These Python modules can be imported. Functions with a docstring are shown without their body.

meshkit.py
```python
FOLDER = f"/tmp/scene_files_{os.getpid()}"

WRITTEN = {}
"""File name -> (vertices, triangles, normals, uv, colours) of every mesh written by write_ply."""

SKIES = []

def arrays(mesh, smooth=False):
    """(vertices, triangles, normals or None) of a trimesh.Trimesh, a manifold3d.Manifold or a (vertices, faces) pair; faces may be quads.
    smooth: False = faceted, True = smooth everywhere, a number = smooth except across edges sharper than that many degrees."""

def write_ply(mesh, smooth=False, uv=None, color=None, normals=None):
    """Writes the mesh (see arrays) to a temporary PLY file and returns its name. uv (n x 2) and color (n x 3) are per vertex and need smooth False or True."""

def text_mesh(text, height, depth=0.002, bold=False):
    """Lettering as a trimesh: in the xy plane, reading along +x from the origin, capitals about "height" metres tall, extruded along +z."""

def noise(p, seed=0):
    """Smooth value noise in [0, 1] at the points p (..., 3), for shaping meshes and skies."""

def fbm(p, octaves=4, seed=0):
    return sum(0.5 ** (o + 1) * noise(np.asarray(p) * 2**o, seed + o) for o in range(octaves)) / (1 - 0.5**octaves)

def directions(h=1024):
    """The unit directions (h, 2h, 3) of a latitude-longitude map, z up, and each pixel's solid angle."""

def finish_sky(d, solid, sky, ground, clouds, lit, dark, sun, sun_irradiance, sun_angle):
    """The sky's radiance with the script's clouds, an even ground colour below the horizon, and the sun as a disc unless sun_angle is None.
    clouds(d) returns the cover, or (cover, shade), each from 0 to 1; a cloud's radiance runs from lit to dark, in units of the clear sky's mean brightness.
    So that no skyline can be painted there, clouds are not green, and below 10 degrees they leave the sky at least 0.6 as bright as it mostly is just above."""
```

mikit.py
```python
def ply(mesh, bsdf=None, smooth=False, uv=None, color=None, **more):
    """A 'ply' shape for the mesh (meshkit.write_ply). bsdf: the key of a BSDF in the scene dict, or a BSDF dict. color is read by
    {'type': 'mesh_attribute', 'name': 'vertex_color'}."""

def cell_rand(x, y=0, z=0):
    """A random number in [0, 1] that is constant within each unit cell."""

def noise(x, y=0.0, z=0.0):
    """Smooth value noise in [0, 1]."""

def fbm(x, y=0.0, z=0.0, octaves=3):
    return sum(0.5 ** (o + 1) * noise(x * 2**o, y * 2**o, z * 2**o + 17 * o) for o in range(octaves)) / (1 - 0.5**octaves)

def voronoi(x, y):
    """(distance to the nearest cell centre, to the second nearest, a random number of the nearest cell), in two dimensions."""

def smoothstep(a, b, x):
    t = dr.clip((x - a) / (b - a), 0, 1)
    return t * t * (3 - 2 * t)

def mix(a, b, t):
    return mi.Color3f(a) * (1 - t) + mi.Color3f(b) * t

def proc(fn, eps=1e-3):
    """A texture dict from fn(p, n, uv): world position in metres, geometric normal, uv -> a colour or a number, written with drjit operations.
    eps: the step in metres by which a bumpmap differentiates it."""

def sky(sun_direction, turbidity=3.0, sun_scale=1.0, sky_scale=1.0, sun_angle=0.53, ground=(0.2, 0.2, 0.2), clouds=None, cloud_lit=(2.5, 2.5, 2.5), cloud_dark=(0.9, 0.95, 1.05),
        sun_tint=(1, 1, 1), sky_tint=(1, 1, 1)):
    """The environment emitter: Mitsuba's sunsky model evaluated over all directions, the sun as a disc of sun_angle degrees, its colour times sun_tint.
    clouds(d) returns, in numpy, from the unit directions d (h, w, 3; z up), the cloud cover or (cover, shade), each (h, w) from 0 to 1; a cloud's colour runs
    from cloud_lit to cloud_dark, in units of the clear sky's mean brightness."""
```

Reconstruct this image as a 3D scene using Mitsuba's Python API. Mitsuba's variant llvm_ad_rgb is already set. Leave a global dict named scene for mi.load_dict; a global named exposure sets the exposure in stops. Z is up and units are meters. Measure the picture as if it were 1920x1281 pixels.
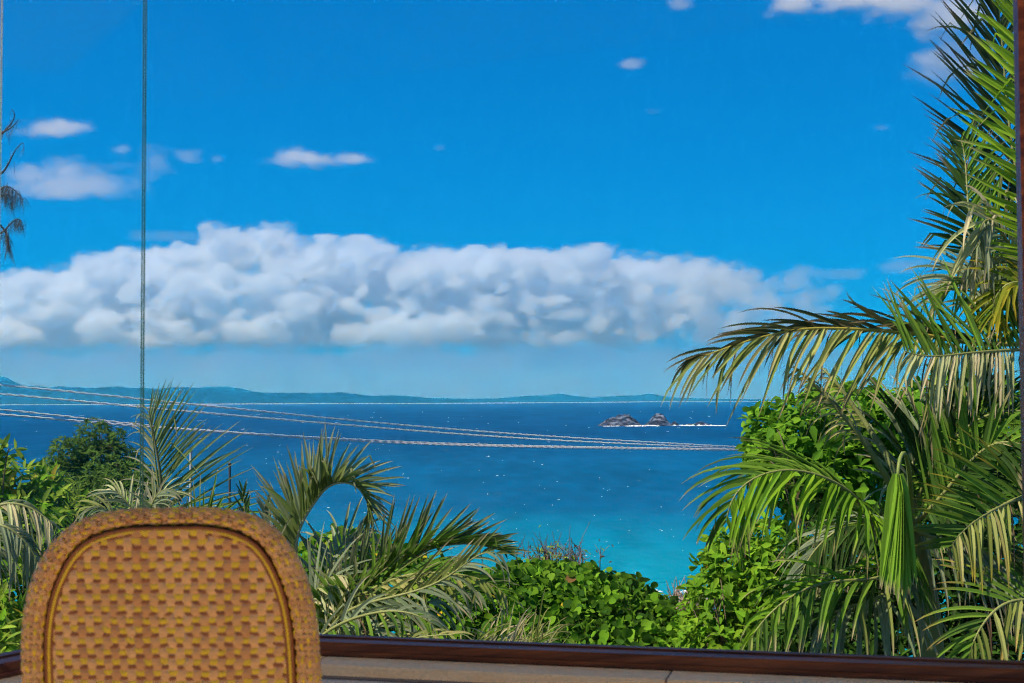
import math, random
import numpy as np, trimesh, mitsuba as mi, drjit as dr
import mikit, meshkit
from mikit import proc, noise, fbm, voronoi, cell_rand, smoothstep, mix
T = mi.ScalarTransform4f
scene, labels = {}, {}
R = np.random.default_rng(7)

# ------------------------------------------------------------------ camera, sky, exposure
FPX = 2638.0                      # focal length in pixels of the 1920 px wide photograph
EYE = np.array([0.0, 0.0, 40.0])  # the sea is z = 0, the house stands on a slope 40 m above it
HOR = 749.5
pitch = math.atan((HOR - 640.5) / FPX)
FWD = np.array([0, math.cos(pitch), math.sin(pitch)])
up0 = np.array([0.0035, 0, 1.0])
RIGHT = np.cross(FWD, up0); RIGHT /= np.linalg.norm(RIGHT)
UP = np.cross(RIGHT, FWD)
scene['camera'] = {'type': 'thinlens', 'fov': math.degrees(2 * math.atan(960 / FPX)), 'fov_axis': 'x',
                   'aperture_radius': 0.0022, 'focus_distance': 25.0, 'near_clip': 0.05, 'far_clip': 90000.0,
                   'medium': {'type': 'ref', 'id': 'haze_air'},
                   'to_world': T().look_at(origin=EYE.tolist(), target=(EYE + FWD).tolist(), up=UP.tolist())}
exposure = 2.3
SUN = np.array([-0.54, -0.27, 0.80])


BANK = .30


def sky_clouds(d):
    az = np.degrees(np.arctan2(d[..., 0], d[..., 1])); el = np.degrees(np.arcsin(np.clip(d[..., 2], -1, 1)))
    front = np.abs(az) < 60
    X = np.where(front, 960 + FPX * np.tan(np.radians(np.clip(az, -60, 60))), 960 + az * 46.0)   # degrees stretched to a convenient unit
    Y = HOR - FPX * np.tan(np.radians(np.clip(el, -80, 80)))
    q = np.stack([az * 0.55, el * 0.8, az * 0 + 3.3], -1)
    w1 = meshkit.fbm(q * 0.9, 4, 5) - 0.5; w2 = meshkit.fbm(q * 0.9 + 31, 4, 8) - 0.5
    tx = [-3000, -900, -200, 0, 60, 190, 260, 300, 380, 420, 510, 560, 640, 720, 760, 830, 900, 980, 1060, 1200, 1330, 1430, 1500, 1560, 1700, 2200, 3200]
    ty = [560, 520, 560, 540, 530, 500, 488, 466, 464, 443, 438, 462, 474, 466, 482, 478, 488, 480, 490, 492, 503, 505, 518, 575, 640, 560, 520]
    top = np.where(front, np.interp(X, tx, ty), 560 - 160 * (meshkit.fbm(np.stack([az * .12, az * 0, az * 0], -1), 3, 2) - .3))
    fine = meshkit.fbm(np.stack([az * 1.6, el * 2.0, az * 0], -1), 4, 3) - 0.5
    dtop = Y - top + 55 * fine + 20 * w1                                       # positive inside the bank
    soft = 8 + 60 * np.clip((X - 1250) / 250, 0, 1) * front
    c = np.clip(dtop / soft, 0, 1)
    wispy = meshkit.fbm(np.stack([az * .5, el * 1.3, az * 0 + 7], -1), 5, 11)
    thin = np.clip((X - 950) / 600, 0, 1) * front
    c = c * (1 - thin * np.clip(1.75 - 2.9 * wispy - .15, 0, .95))
    low = np.clip((Y - 640) / 40, 0, 1)
    c = c * (1 - low * 0.35)
    # shading of the bank: lit lumps on blue grey
    u, v = az * 0.62 + w1 * 1.5, el * 1.15 + w2 * 1.5
    def lump(u, v): return meshkit.fbm(np.stack([u, v, u * 0 + 1.7], -1), 5, 21)
    n0, n1 = lump(u, v), lump(u + 0.18, v + 0.30)
    rim = np.clip(1 - dtop / 45, 0, 1) * np.clip((1500 - X) / 500, 0, 1)
    body = np.interp(Y, [430, 520, 600, 650, 660, 750], [.30, .42, .60, .72, .62, .58])
    big = meshkit.fbm(np.stack([u * .55, v * .6, u * 0 + 8.1], -1), 2, 33) - .5
    shade = body + .04 + 2.6 * (n1 - n0) - 1.0 * big - .55 * rim - .5 * np.clip((n0 - .60) * 6, 0, 1)
    base = np.clip(1 - np.abs(Y - 640 - 14 * w1) / 26, 0, 1) * np.clip(1 - np.abs(X - 620) / 380, 0, 1)
    shade = shade + .35 * base
    shade = np.where(Y > 655, .70 + .12 * (wispy - .5), shade)
    # heaped puffs over the bank in view: each a soft ball lit from above, the nearer (lower) ones in front
    G = np.random.default_rng(5); win = (np.abs(az) < 24) & (el > 0) & (el < 9)
    xw, yw, cw, sw_ = X[win], Y[win], c[win], shade[win]; fw, w1w, w2w = fine[win], w1[win], w2[win]
    tone = np.interp(yw, [440, 520, 590, 640, 658], [.36, .50, .66, .80, .72]) + .6 * w1w; acc = np.zeros_like(cw)
    P_ = []
    for _ in range(170):
        x = G.uniform(-80, 1560); t = np.interp(x, tx, ty) + (60 * (x > 1250) * G.random()); f_ = G.random(); y = t + (650 - t) * f_; r = G.uniform(14, 36) + 44 * G.random() ** 2.2
        P_.append((y + r * .3, x, y + r * .45, r, G.uniform(.25, 1.0) ** 1.3 * np.clip((1600 - x) / 600, .25, 1), G.normal() * .15 + .42 * f_ - (.55 if G.random() < .13 else 0)))
    for _, x, y, r, al, dt in sorted(P_):
        tilt = (y - yw) * .35
        nx, ny = (xw - x + tilt) / (r * 1.75) + 1.0 * fw * (24 / r) + .5 * w1w, (y - yw) / r + 1.1 * fw * (24 / r) + .3 * w2w
        rr = nx * nx + ny * ny; k = np.clip((1 - rr) * 2.4, 0, 1); k = k * k * (3 - 2 * k) * al
        if not (k > 0).any(): continue
        lam = -.30 * nx + .85 * ny + .42 * np.sqrt(np.clip(1 - rr, 0, 1))
        tn = .76 - .70 * lam + dt
        tone = tone * (1 - k * .8) + tn * k * .8; acc = np.maximum(acc, k)
    tone = tone + .55 * fw
    crest = np.clip(1 - dtop[win] / 30, 0, 1) * np.clip((1350 - xw) / 500, 0, 1)
    tone = tone - .34 * crest + .30 * base[win]
    below = np.clip((yw - 646 + 26 * w1w + 34 * fw) / 20, 0, 1)
    st = meshkit.fbm(np.stack([xw / 300, yw / 45, xw * 0], -1), 4, 61) - .5; veil = .84 + .22 * st + .25 * w1w
    sw_ = tone * (1 - below) + veil * below
    cw = np.maximum(cw, np.clip(acc * 1.5, 0, 1) * np.clip((dtop[win] + 22) / 12, 0, 1)); cw = cw * (1 - below) + below * np.clip(.80 + .25 * st - .5 * np.clip((xw - 1150) / 700, 0, 1), 0, 1)
    right = np.clip((xw - 1180) / 380, 0, 1); cw = np.maximum(cw, .75 * np.clip((wispy[win] - .42) * 5, 0, 1) * np.clip(1 - np.abs(yw - 600) / 95, 0, 1) * np.clip((xw - 1150) / 200, 0, 1) * np.clip((1620 - xw) / 200, 0, 1)); cw = cw * (1 - right * (1 - below) * np.clip(1.7 - 2.4 * wispy[win], .05, .9))
    shade[win], c[win] = sw_, np.clip(cw, 0, 1) * (BANK * (1 - below) + below)
    # separate small clouds
    small = [(300, 449, 120, 5, .25), (1580, 522, 60, 8, .3), (1700, 508, 62, 12, .35), (1090, -160, 300, 60, .8), (200, -330, 400, 90, .7)]
    cs = np.zeros_like(c)
    for (x, y, a, b, s) in small:
        r = np.hypot((X - x) / a, (Y - y) / b) + 1.5 * fine + .3 * w1
        cs = np.maximum(cs, s * np.clip((1.05 - r) * 1.6, 0, 1) * front)
    scatter = meshkit.fbm(np.stack([d[..., 0] / (d[..., 2] + .25) * 1.5, d[..., 1] / (d[..., 2] + .25) * 1.5, az * 0], -1), 5, 40)
    away = np.clip((el - 17.5) / 4, 0, 1)
    cs = np.maximum(cs, away * np.clip((scatter - .60) * 7, 0, .9))
    cover = np.maximum(c, cs)
    shade = np.where(cs > c, .52 - .4 * w2 - .5 * fine, shade)
    return cover, np.clip(shade, 0, 1)


scene['sky'] = mikit.sky(SUN, turbidity=2.6, clouds=sky_clouds, cloud_lit=(3.1, 3.4, 3.9), cloud_dark=(.46, 1.08, 2.05),
                         sky_tint=(0.004, 0.40, .71), sun_tint=(.97, .98, 1.0), ground=(.10, .14, .12))


# ------------------------------------------------------------------ helpers
def P(px, py, depth):
    """The world point seen at a pixel of the photograph, so many metres in front of the lens."""
    return EYE + depth * (FWD + RIGHT * (px - 960) / FPX + UP * (640.5 - py) / FPX)


def nrm(a):
    a = np.asarray(a, float)
    return a / np.maximum(np.linalg.norm(a, axis=-1, keepdims=True), 1e-12)


taken = set()


def key_of(name):
    k, i = name, 0
    while k in taken:
        i += 1; k = f'{name}_{i:03d}'
    taken.add(k)
    return k


def add(name, mesh, bsdf, parent=None, smooth=False, label=None, cat=None, group=None, kind=None, **kw):
    k = key_of((parent + '__' if parent else '') + name)
    scene[k] = mikit.ply(mesh, bsdf, smooth, **kw)
    tag(k, label, cat, group, kind)
    return k


def tag(k, label=None, cat=None, group=None, kind=None):
    e = {a: b for a, b in (('label', label), ('category', cat), ('group', group), ('kind', kind)) if b}
    if e: labels[k] = e


def thing(name, label, cat, group=None):
    k = key_of(name); tag(k, label, cat, group)
    return k


def spline(pts, n):
    """Catmull-Rom through the points."""
    p = np.asarray(pts, float)
    if len(p) == 2: return p[0] + (p[1] - p[0]) * np.linspace(0, 1, n)[:, None]
    from scipy.interpolate import CubicSpline
    t = np.concatenate([[0], np.cumsum(np.linalg.norm(np.diff(p, axis=0), axis=1) ** .6)])
    return CubicSpline(t, p)(np.linspace(0, t[-1], n))


def tube(p, r, sides=6, caps=True):
    p = np.asarray(p, float); n = len(p); r = np.broadcast_to(r, (n,))
    t = nrm(np.gradient(p, axis=0))
    a = nrm(np.cross(t[0], [0, 0, 1] if abs(t[0][2]) < .9 else [1, 0, 0])); A = []
    for i in range(n):
        a = nrm(a - t[i] * (a @ t[i])); A.append(a)
    A = np.array(A); B = np.cross(t, A); ang = np.arange(sides) * 2 * np.pi / sides
    v = p[:, None] + r[:, None, None] * (np.cos(ang)[None, :, None] * A[:, None] + np.sin(ang)[None, :, None] * B[:, None])
    i, j = np.meshgrid(np.arange(n - 1), np.arange(sides), indexing='ij'); j2 = (j + 1) % sides
    q = np.stack([i * sides + j, i * sides + j2, (i + 1) * sides + j2, (i + 1) * sides + j], -1).reshape(-1, 4)
    f = np.vstack([q[:, [0, 1, 2]], q[:, [0, 2, 3]]]); v = v.reshape(-1, 3)
    if caps:
        k = np.arange(1, sides - 1)
        f = np.vstack([f, np.stack([k * 0, k + 1, k], 1), (n - 1) * sides + np.stack([k * 0, k, k + 1], 1)])
    return v, f


def join(parts):
    vs, fs, at = [], [], 0
    for v, f in parts:
        vs.append(v); fs.append(np.asarray(f) + at); at += len(v)
    return np.vstack(vs), np.vstack(fs)


def rbox(x0, x1, y0, y1, z0, z1, c=.004):
    """A box with chamfered edges, as (v, f)."""
    import manifold3d as m3
    pts = []
    for x, sx in ((x0, 1), (x1, -1)):
        for y, sy in ((y0, 1), (y1, -1)):
            for z, sz in ((z0, 1), (z1, -1)):
                pts += [(x, y + sy * c, z + sz * c), (x + sx * c, y, z + sz * c), (x + sx * c, y + sy * c, z)]
    m = m3.Manifold.hull_points(np.array(pts)).to_mesh()
    return np.array(m.vert_properties[:, :3], float), np.array(m.tri_verts)


def rgb(c): return {'type': 'rgb', 'value': list(map(float, c))}


def c3(r, g, b): return mi.Color3f(r, g, b)


# ------------------------------------------------------------------ materials
def two(d): return {'type': 'twosided', 'bsdf': d}


scene['leaf_mat'] = {'type': 'principledthin', 'base_color': {'type': 'mesh_attribute', 'name': 'vertex_color'}, 'roughness': .32, 'eta': 1.7, 'spec_trans': 0.0, 'diff_trans': .75}
scene['stem_mat'] = two({'type': 'principled', 'base_color': {'type': 'mesh_attribute', 'name': 'vertex_color'}, 'roughness': .55, 'specular': .4})


def sea_col(p, n, uv):
    dist = dr.sqrt(p.x * p.x + p.y * p.y) + 90 * (fbm(p.x / 220, p.y / 130, 0.0, 3) - .5)
    k = smoothstep(250, 560, dist); k2 = smoothstep(420, 1700, dist)
    near, mid, far = c3(.0, .205, .300), c3(.0, .076, .180), c3(.0, .038, .115)
    col = mix(mix(near, mid, k), far, k2)
    band = fbm(p.x / 60 + 3, p.y / 240, 0.0, 4)
    fl = noise(p.x / 7.0 + 9, p.y / 30.0)
    return col * (0.66 + .50 * band + .22 * fl)


def sea_bump(p, n, uv):
    a = fbm(p.x / 5.0, p.y / 3.2, 0.0, 3) * 1.1
    return a + noise(p.x / 9.0, p.y / 26.0) * 2.2 + noise(p.x / 34.0, p.y / 60.0) * 3.0


scene['sea_mat'] = two({'type': 'bumpmap', 'arbitrary': proc(sea_bump, eps=.25), 'scale': 1.0,
                        'bsdf': {'type': 'principled', 'base_color': proc(sea_col), 'roughness': .35, 'specular': .04}})
scene['foam_mat'] = two({'type': 'diffuse', 'reflectance': rgb((.85, .88, .9))})
scene['hill_mat'] = two({'type': 'diffuse', 'reflectance': proc(lambda p, n, uv: mix(c3(.004, .020, .012), c3(.010, .036, .018), fbm(p.x / 500, p.y / 500, p.z / 90, 4)))})
scene['sand_mat'] = two({'type': 'diffuse', 'reflectance': rgb((.42, .43, .44))})
scene['soil_mat'] = two({'type': 'diffuse', 'reflectance': proc(lambda p, n, uv: mix(c3(.03, .035, .012), c3(.075, .06, .03), fbm(p.x * 2, p.y * 2, p.z * 2, 4)))})


def wood_col(dark, lite, sx=1.0):
    def fn(p, n, uv):
        g = fbm(p.x * 2.2 + p.y * .5, p.z * 70 + p.y * 40, p.y * 20, 4)
        return mix(c3(*dark), c3(*lite), smoothstep(.25, .8, g))
    return proc(fn)


scene['frame_mat'] = two({'type': 'principled', 'base_color': wood_col((.10, .021, .006), (.26, .066, .017)), 'roughness': .42, 'specular': .22, 'clearcoat': .12, 'clearcoat_gloss': .85})
scene['tile_mat'] = two({'type': 'principled', 'base_color': proc(lambda p, n, uv: mix(c3(.80, .50, .22), c3(.93, .68, .36), fbm(p.x * 26, p.y * 26, p.z * 30, 5)) * (0.85 + .3 * fbm(p.x * 160, p.y * 160, p.z * 160, 2))), 'roughness': .5, 'specular': .4})
scene['grout_mat'] = two({'type': 'diffuse', 'reflectance': rgb((.28, .22, .17))})
scene['wall_mat'] = two({'type': 'diffuse', 'reflectance': proc(lambda p, n, uv: mix(c3(.62, .54, .42), c3(.70, .62, .50), fbm(p.x * 5, p.y * 5, p.z * 5, 3)))})
scene['ceiling_mat'] = two({'type': 'diffuse', 'reflectance': rgb((.80, .78, .74))})
scene['floor_mat'] = two({'type': 'diffuse', 'reflectance': proc(lambda p, n, uv: mix(c3(.50, .37, .25), c3(.66, .52, .37), fbm(p.x * 9, p.y * .7, 0.0, 4)))})
scene['glass_mat'] = {'type': 'thindielectric', 'int_ior': 1.07}
scene['hazy_glass_mat'] = {'type': 'thindielectric', 'int_ior': 1.18}
scene['edge_mat'] = two({'type': 'principled', 'base_color': rgb((.06, .20, .10)), 'roughness': .25, 'specular': .6})
scene['pale_edge_mat'] = two({'type': 'principled', 'base_color': rgb((.55, .72, .76)), 'roughness': .3, 'specular': .6})
scene['cable_mat'] = two({'type': 'principled', 'base_color': rgb((.78, .77, .74)), 'roughness': .4})
scene['rock_mat'] = two({'type': 'diffuse', 'reflectance': proc(lambda p, n, uv: mix(c3(.014, .018, .028), c3(.15, .175, .225), smoothstep(.40, .74, fbm(p.x / 6, p.y / 6, p.z / 3, 4))))})

# ------------------------------------------------------------------ haze
scene['haze_air'] = {'type': 'homogeneous', 'albedo': rgb((.85, .95, .98)), 'sigma_t': rgb((.12e-5, 2.4e-5, 5.4e-5))}
scene['haze'] = {'type': 'cube', 'to_world': T().translate([0, 12450, 249]).scale([27000, 12750, 250.5]), 'bsdf': {'type': 'null'}, 'interior': {'type': 'ref', 'id': 'haze_air'}}
labels['haze'] = {'kind': 'stuff', 'label': 'pale sea air between the house and the far hills'}; taken.add('haze')


#@@CLOUD
# ------------------------------------------------------------------ the cumulus bank over the horizon: a real cloud, 30 km away, outside the haze
def cloud_bank():
    G = np.random.default_rng(12); D = 30000.0; vx = 34.0
    x0, x1, y0, y1, z0, z1 = -12400., 7600., 27300., 32000., 850., 4250.
    nx, ny, nz = int((x1 - x0) / vx), int((y1 - y0) / (vx * 1.5)), int((z1 - z0) / vx)
    xs = x0 + (np.arange(nx) + .5) * (x1 - x0) / nx; ys = y0 + (np.arange(ny) + .5) * (y1 - y0) / ny; zs = z0 + (np.arange(nz) + .5) * (z1 - z0) / nz
    def wx(px): return (px - 960) / FPX * D
    def wz(py): return 40 + (HOR - py) / FPX * D
    tx = [-140, 0, 60, 190, 260, 300, 380, 420, 510, 560, 640, 720, 760, 830, 900, 980, 1060, 1200, 1330, 1430, 1500, 1580]
    ty = [556, 540, 530, 500, 488, 466, 464, 443, 438, 462, 474, 466, 482, 478, 488, 480, 490, 492, 503, 507, 520, 560]
    d = np.full((nz, ny, nx), -1.0, np.float32)
    def puff(cx, cy, cz, r, w=1.0):
        i0, i1 = np.searchsorted(xs, [cx - r * 1.4, cx + r * 1.4]); j0, j1 = np.searchsorted(ys, [cy - r * 1.3, cy + r * 1.3]); k0, k1 = np.searchsorted(zs, [cz - r, cz + r])
        if i0 >= i1 or j0 >= j1 or k0 >= k1: return
        q = np.sqrt(((xs[None, None, i0:i1] - cx) / 1.35) ** 2 + ((ys[None, j0:j1, None] - cy) / 1.25) ** 2 + (zs[k0:k1, None, None] - cz) ** 2) / r
        d[k0:k1, j0:j1, i0:i1] = np.maximum(d[k0:k1, j0:j1, i0:i1], w * (1 - q))
    for px in np.arange(-130, 1530, 9.0):
        top = np.interp(px, tx, ty); thin = np.clip((px - 1180) / 400, 0, 1)
        for _ in range(6):
            f = G.random() ** 1.1; py = top + (645 - top) * f; r = (G.uniform(10, 24) + 30 * G.random() ** 3) * (1 - .35 * thin)
            py = max(py, top + r * .62)
            if G.random() < thin * .55: continue
            puff(wx(px + G.normal() * 8), G.uniform(28300, 31200) - 900 * f, wz(py), r / FPX * D, 1.0)
    for px, py, r in [(420, 452, 16), (455, 446, 15), (500, 440, 13), (515, 446, 16), (540, 452, 14), (300, 470, 14), (318, 474, 16), (205, 500, 14), (712, 470, 12), (725, 474, 14), (930, 474, 11), (975, 480, 13), (1005, 486, 12), (640, 476, 12), (835, 482, 12), (1090, 492, 12)]:
        puff(wx(px), 29500, wz(py + r * .5), r * 1.25 / FPX * D, 1.25)
    Z, Y, X = np.meshgrid(zs, ys, xs, indexing='ij'); on = d > -.75
    P3 = np.stack([X[on], Y[on], Z[on]], -1)
    P3s = P3 * [1, 1, 1.25] + [0, 0, 0]; P3s[:, 0] -= .35 * P3[:, 2]
    n = meshkit.fbm(P3s / 620.0, 3, 3) - .5; n2 = meshkit.fbm(P3s / 210.0 + 7, 4, 6) - .5
    th = np.clip((P3[:, 0] - wx(1120)) / (wx(1480) - wx(1120)), 0, 1)
    v = d[on] * .80 + 2.0 * n + 1.15 * n2 - .11 - .08 * th
    base = np.clip((P3[:, 2] - wz(668) - 420 * n) / 420, 0, 1) ** 1.5
    out = np.zeros_like(d); out[on] = (np.clip(v * 3.0, 0, 1) ** 1.5 * (1 - .86 * th) + .05 * np.clip(v * 4 + .6, 0, 1)) * base
    return out, (x0, x1, y0, y1, z0, z1)


cg, (x0, x1, y0, y1, z0, z1) = cloud_bank()
box_tr = T().translate([x0, y0, z0]).scale([x1 - x0, y1 - y0, z1 - z0])
scene['cloud_water'] = {'type': 'heterogeneous', 'albedo': rgb((.78, .885, .975)), 'scale': .0044, 'sigma_t': {'type': 'gridvolume', 'grid': mi.VolumeGrid(cg[..., None].astype(np.float32)), 'to_world': box_tr, 'filter_type': 'trilinear'},
                        'phase': {'type': 'hg', 'g': .35}}
scene['cloud_bank'] = {'type': 'cube', 'to_world': T().translate([(x0 + x1) / 2, (y0 + y1) / 2, (z0 + z1) / 2]).scale([(x1 - x0) / 2 - 1, (y1 - y0) / 2 - 1, (z1 - z0) / 2 - 1]), 'bsdf': {'type': 'null'}, 'interior': {'type': 'ref', 'id': 'cloud_water'}}
labels['cloud_bank'] = {'kind': 'stuff', 'label': 'long bank of white cumulus cloud above the far hills'}; taken.add('cloud_bank')

def scattered_clouds():
    """The small fair-weather clouds higher up, thin and ragged, at the same distance."""
    G = np.random.default_rng(3); D = 30000.0; vx = 46.0
    x0, x1, y0, y1, z0, z1 = -12600., 11600., 29300., 30900., 4350., 9400.
    n = [int((b - a) / (vx * f)) for a, b, f in ((x0, x1, 1), (y0, y1, 2.2), (z0, z1, 1))]
    xs, ys, zs = (a + (np.arange(k) + .5) * (b - a) / k for a, b, k in ((x0, x1, n[0]), (y0, y1, n[1]), (z0, z1, n[2])))
    out = np.zeros((n[2], n[1], n[0]), np.float32)
    for px, py, rx, rz, den in [(575, 297, 75, 15, 1.0), (548, 292, 40, 20, 1.1), (650, 294, 55, 9, .7), (80, 233, 78, 16, .7), (35, 240, 40, 14, .6), (130, 340, 130, 42, .42), (190, 350, 90, 30, .35), (40, 322, 60, 26, .35), (223, 272, 22, 10, .6), (345, 291, 36, 15, .5), (400, 294, 18, 9, .4), (290, 300, 40, 24, .25),
                                (1190, 117, 26, 12, .7), (1745, 68, 28, 20, .6), (1280, 2, 28, 16, .8), (1500, -2, 52, 28, 1.0), (1600, -12, 110, 34, 1.0), (1700, 0, 120, 40, 1.0), (1790, 20, 90, 50, .8), (1800, 120, 80, 60, .45), (1660, 238, 20, 7, .5), (825, 273, 18, 8, .45), (1225, 204, 22, 6, .3)]:
        cx, cz = (px - 960) / FPX * D, 40 + (HOR - py) / FPX * D; rx, rz = rx / FPX * D, rz / FPX * D
        i0, i1 = np.searchsorted(xs, [cx - rx * 1.5, cx + rx * 1.5]); k0, k1 = np.searchsorted(zs, [cz - rz * 1.7, cz + rz * 1.7])
        if i0 >= i1 or k0 >= k1: continue
        Z, Y, X = np.meshgrid(zs[k0:k1], ys, xs[i0:i1], indexing='ij'); ry = min(650, rx * .8)
        q = np.sqrt(((X - cx) / rx) ** 2 + ((Y - 30100) / ry) ** 2 + ((Z - cz) / (rz * np.where(Z < cz, .8, 1.2))) ** 2)
        p = np.stack([X, Y, Z * 1.6], -1); f = meshkit.fbm(p / 560., 3, 2) - .5; g = meshkit.fbm(p / 190., 3, 9) - .5
        v = np.clip((1 - q + 1.5 * f + .9 * g) * 1.6, 0, 1) ** 1.5 * den
        out[k0:k1, :, i0:i1] = np.maximum(out[k0:k1, :, i0:i1], v)
    return out, (x0, x1, y0, y1, z0, z1)


sg, (x0, x1, y0, y1, z0, z1) = scattered_clouds()
scene['thin_cloud_water'] = {'type': 'heterogeneous', 'albedo': rgb((.93, .95, .985)), 'scale': .0021, 'sigma_t': {'type': 'gridvolume', 'grid': mi.VolumeGrid(sg[..., None].astype(np.float32)), 'to_world': T().translate([x0, y0, z0]).scale([x1 - x0, y1 - y0, z1 - z0]), 'filter_type': 'trilinear'}, 'phase': {'type': 'hg', 'g': .3}}
scene['scattered_clouds'] = {'type': 'cube', 'to_world': T().translate([(x0 + x1) / 2, (y0 + y1) / 2, (z0 + z1) / 2]).scale([(x1 - x0) / 2 - 1, (y1 - y0) / 2 - 1, (z1 - z0) / 2 - 1]), 'bsdf': {'type': 'null'}, 'interior': {'type': 'ref', 'id': 'thin_cloud_water'}}
labels['scattered_clouds'] = {'kind': 'stuff', 'label': 'small ragged white clouds scattered over the blue sky'}; taken.add('scattered_clouds')

# ------------------------------------------------------------------ sea, far coast, rocks
def sheet(xs, ys, zf):
    X, Y = np.meshgrid(xs, ys, indexing='xy')
    v = np.stack([X, Y, zf(X, Y)], -1).reshape(-1, 3); n, m = len(ys), len(xs)
    i, j = np.meshgrid(np.arange(n - 1), np.arange(m - 1), indexing='ij')
    q = np.stack([i * m + j, i * m + j + 1, (i + 1) * m + j + 1, (i + 1) * m + j], -1).reshape(-1, 4)
    return v, np.vstack([q[:, [0, 1, 2]], q[:, [0, 2, 3]]])


add('sea', sheet(np.linspace(-24000, 24000, 25), np.r_[40, 100, 200, 400, 800, 1600, 3200, 6400, 12800, 24000], lambda X, Y: X * 0), 'sea_mat', kind='structure', label='deep blue sea turning turquoise towards the shore')
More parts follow.
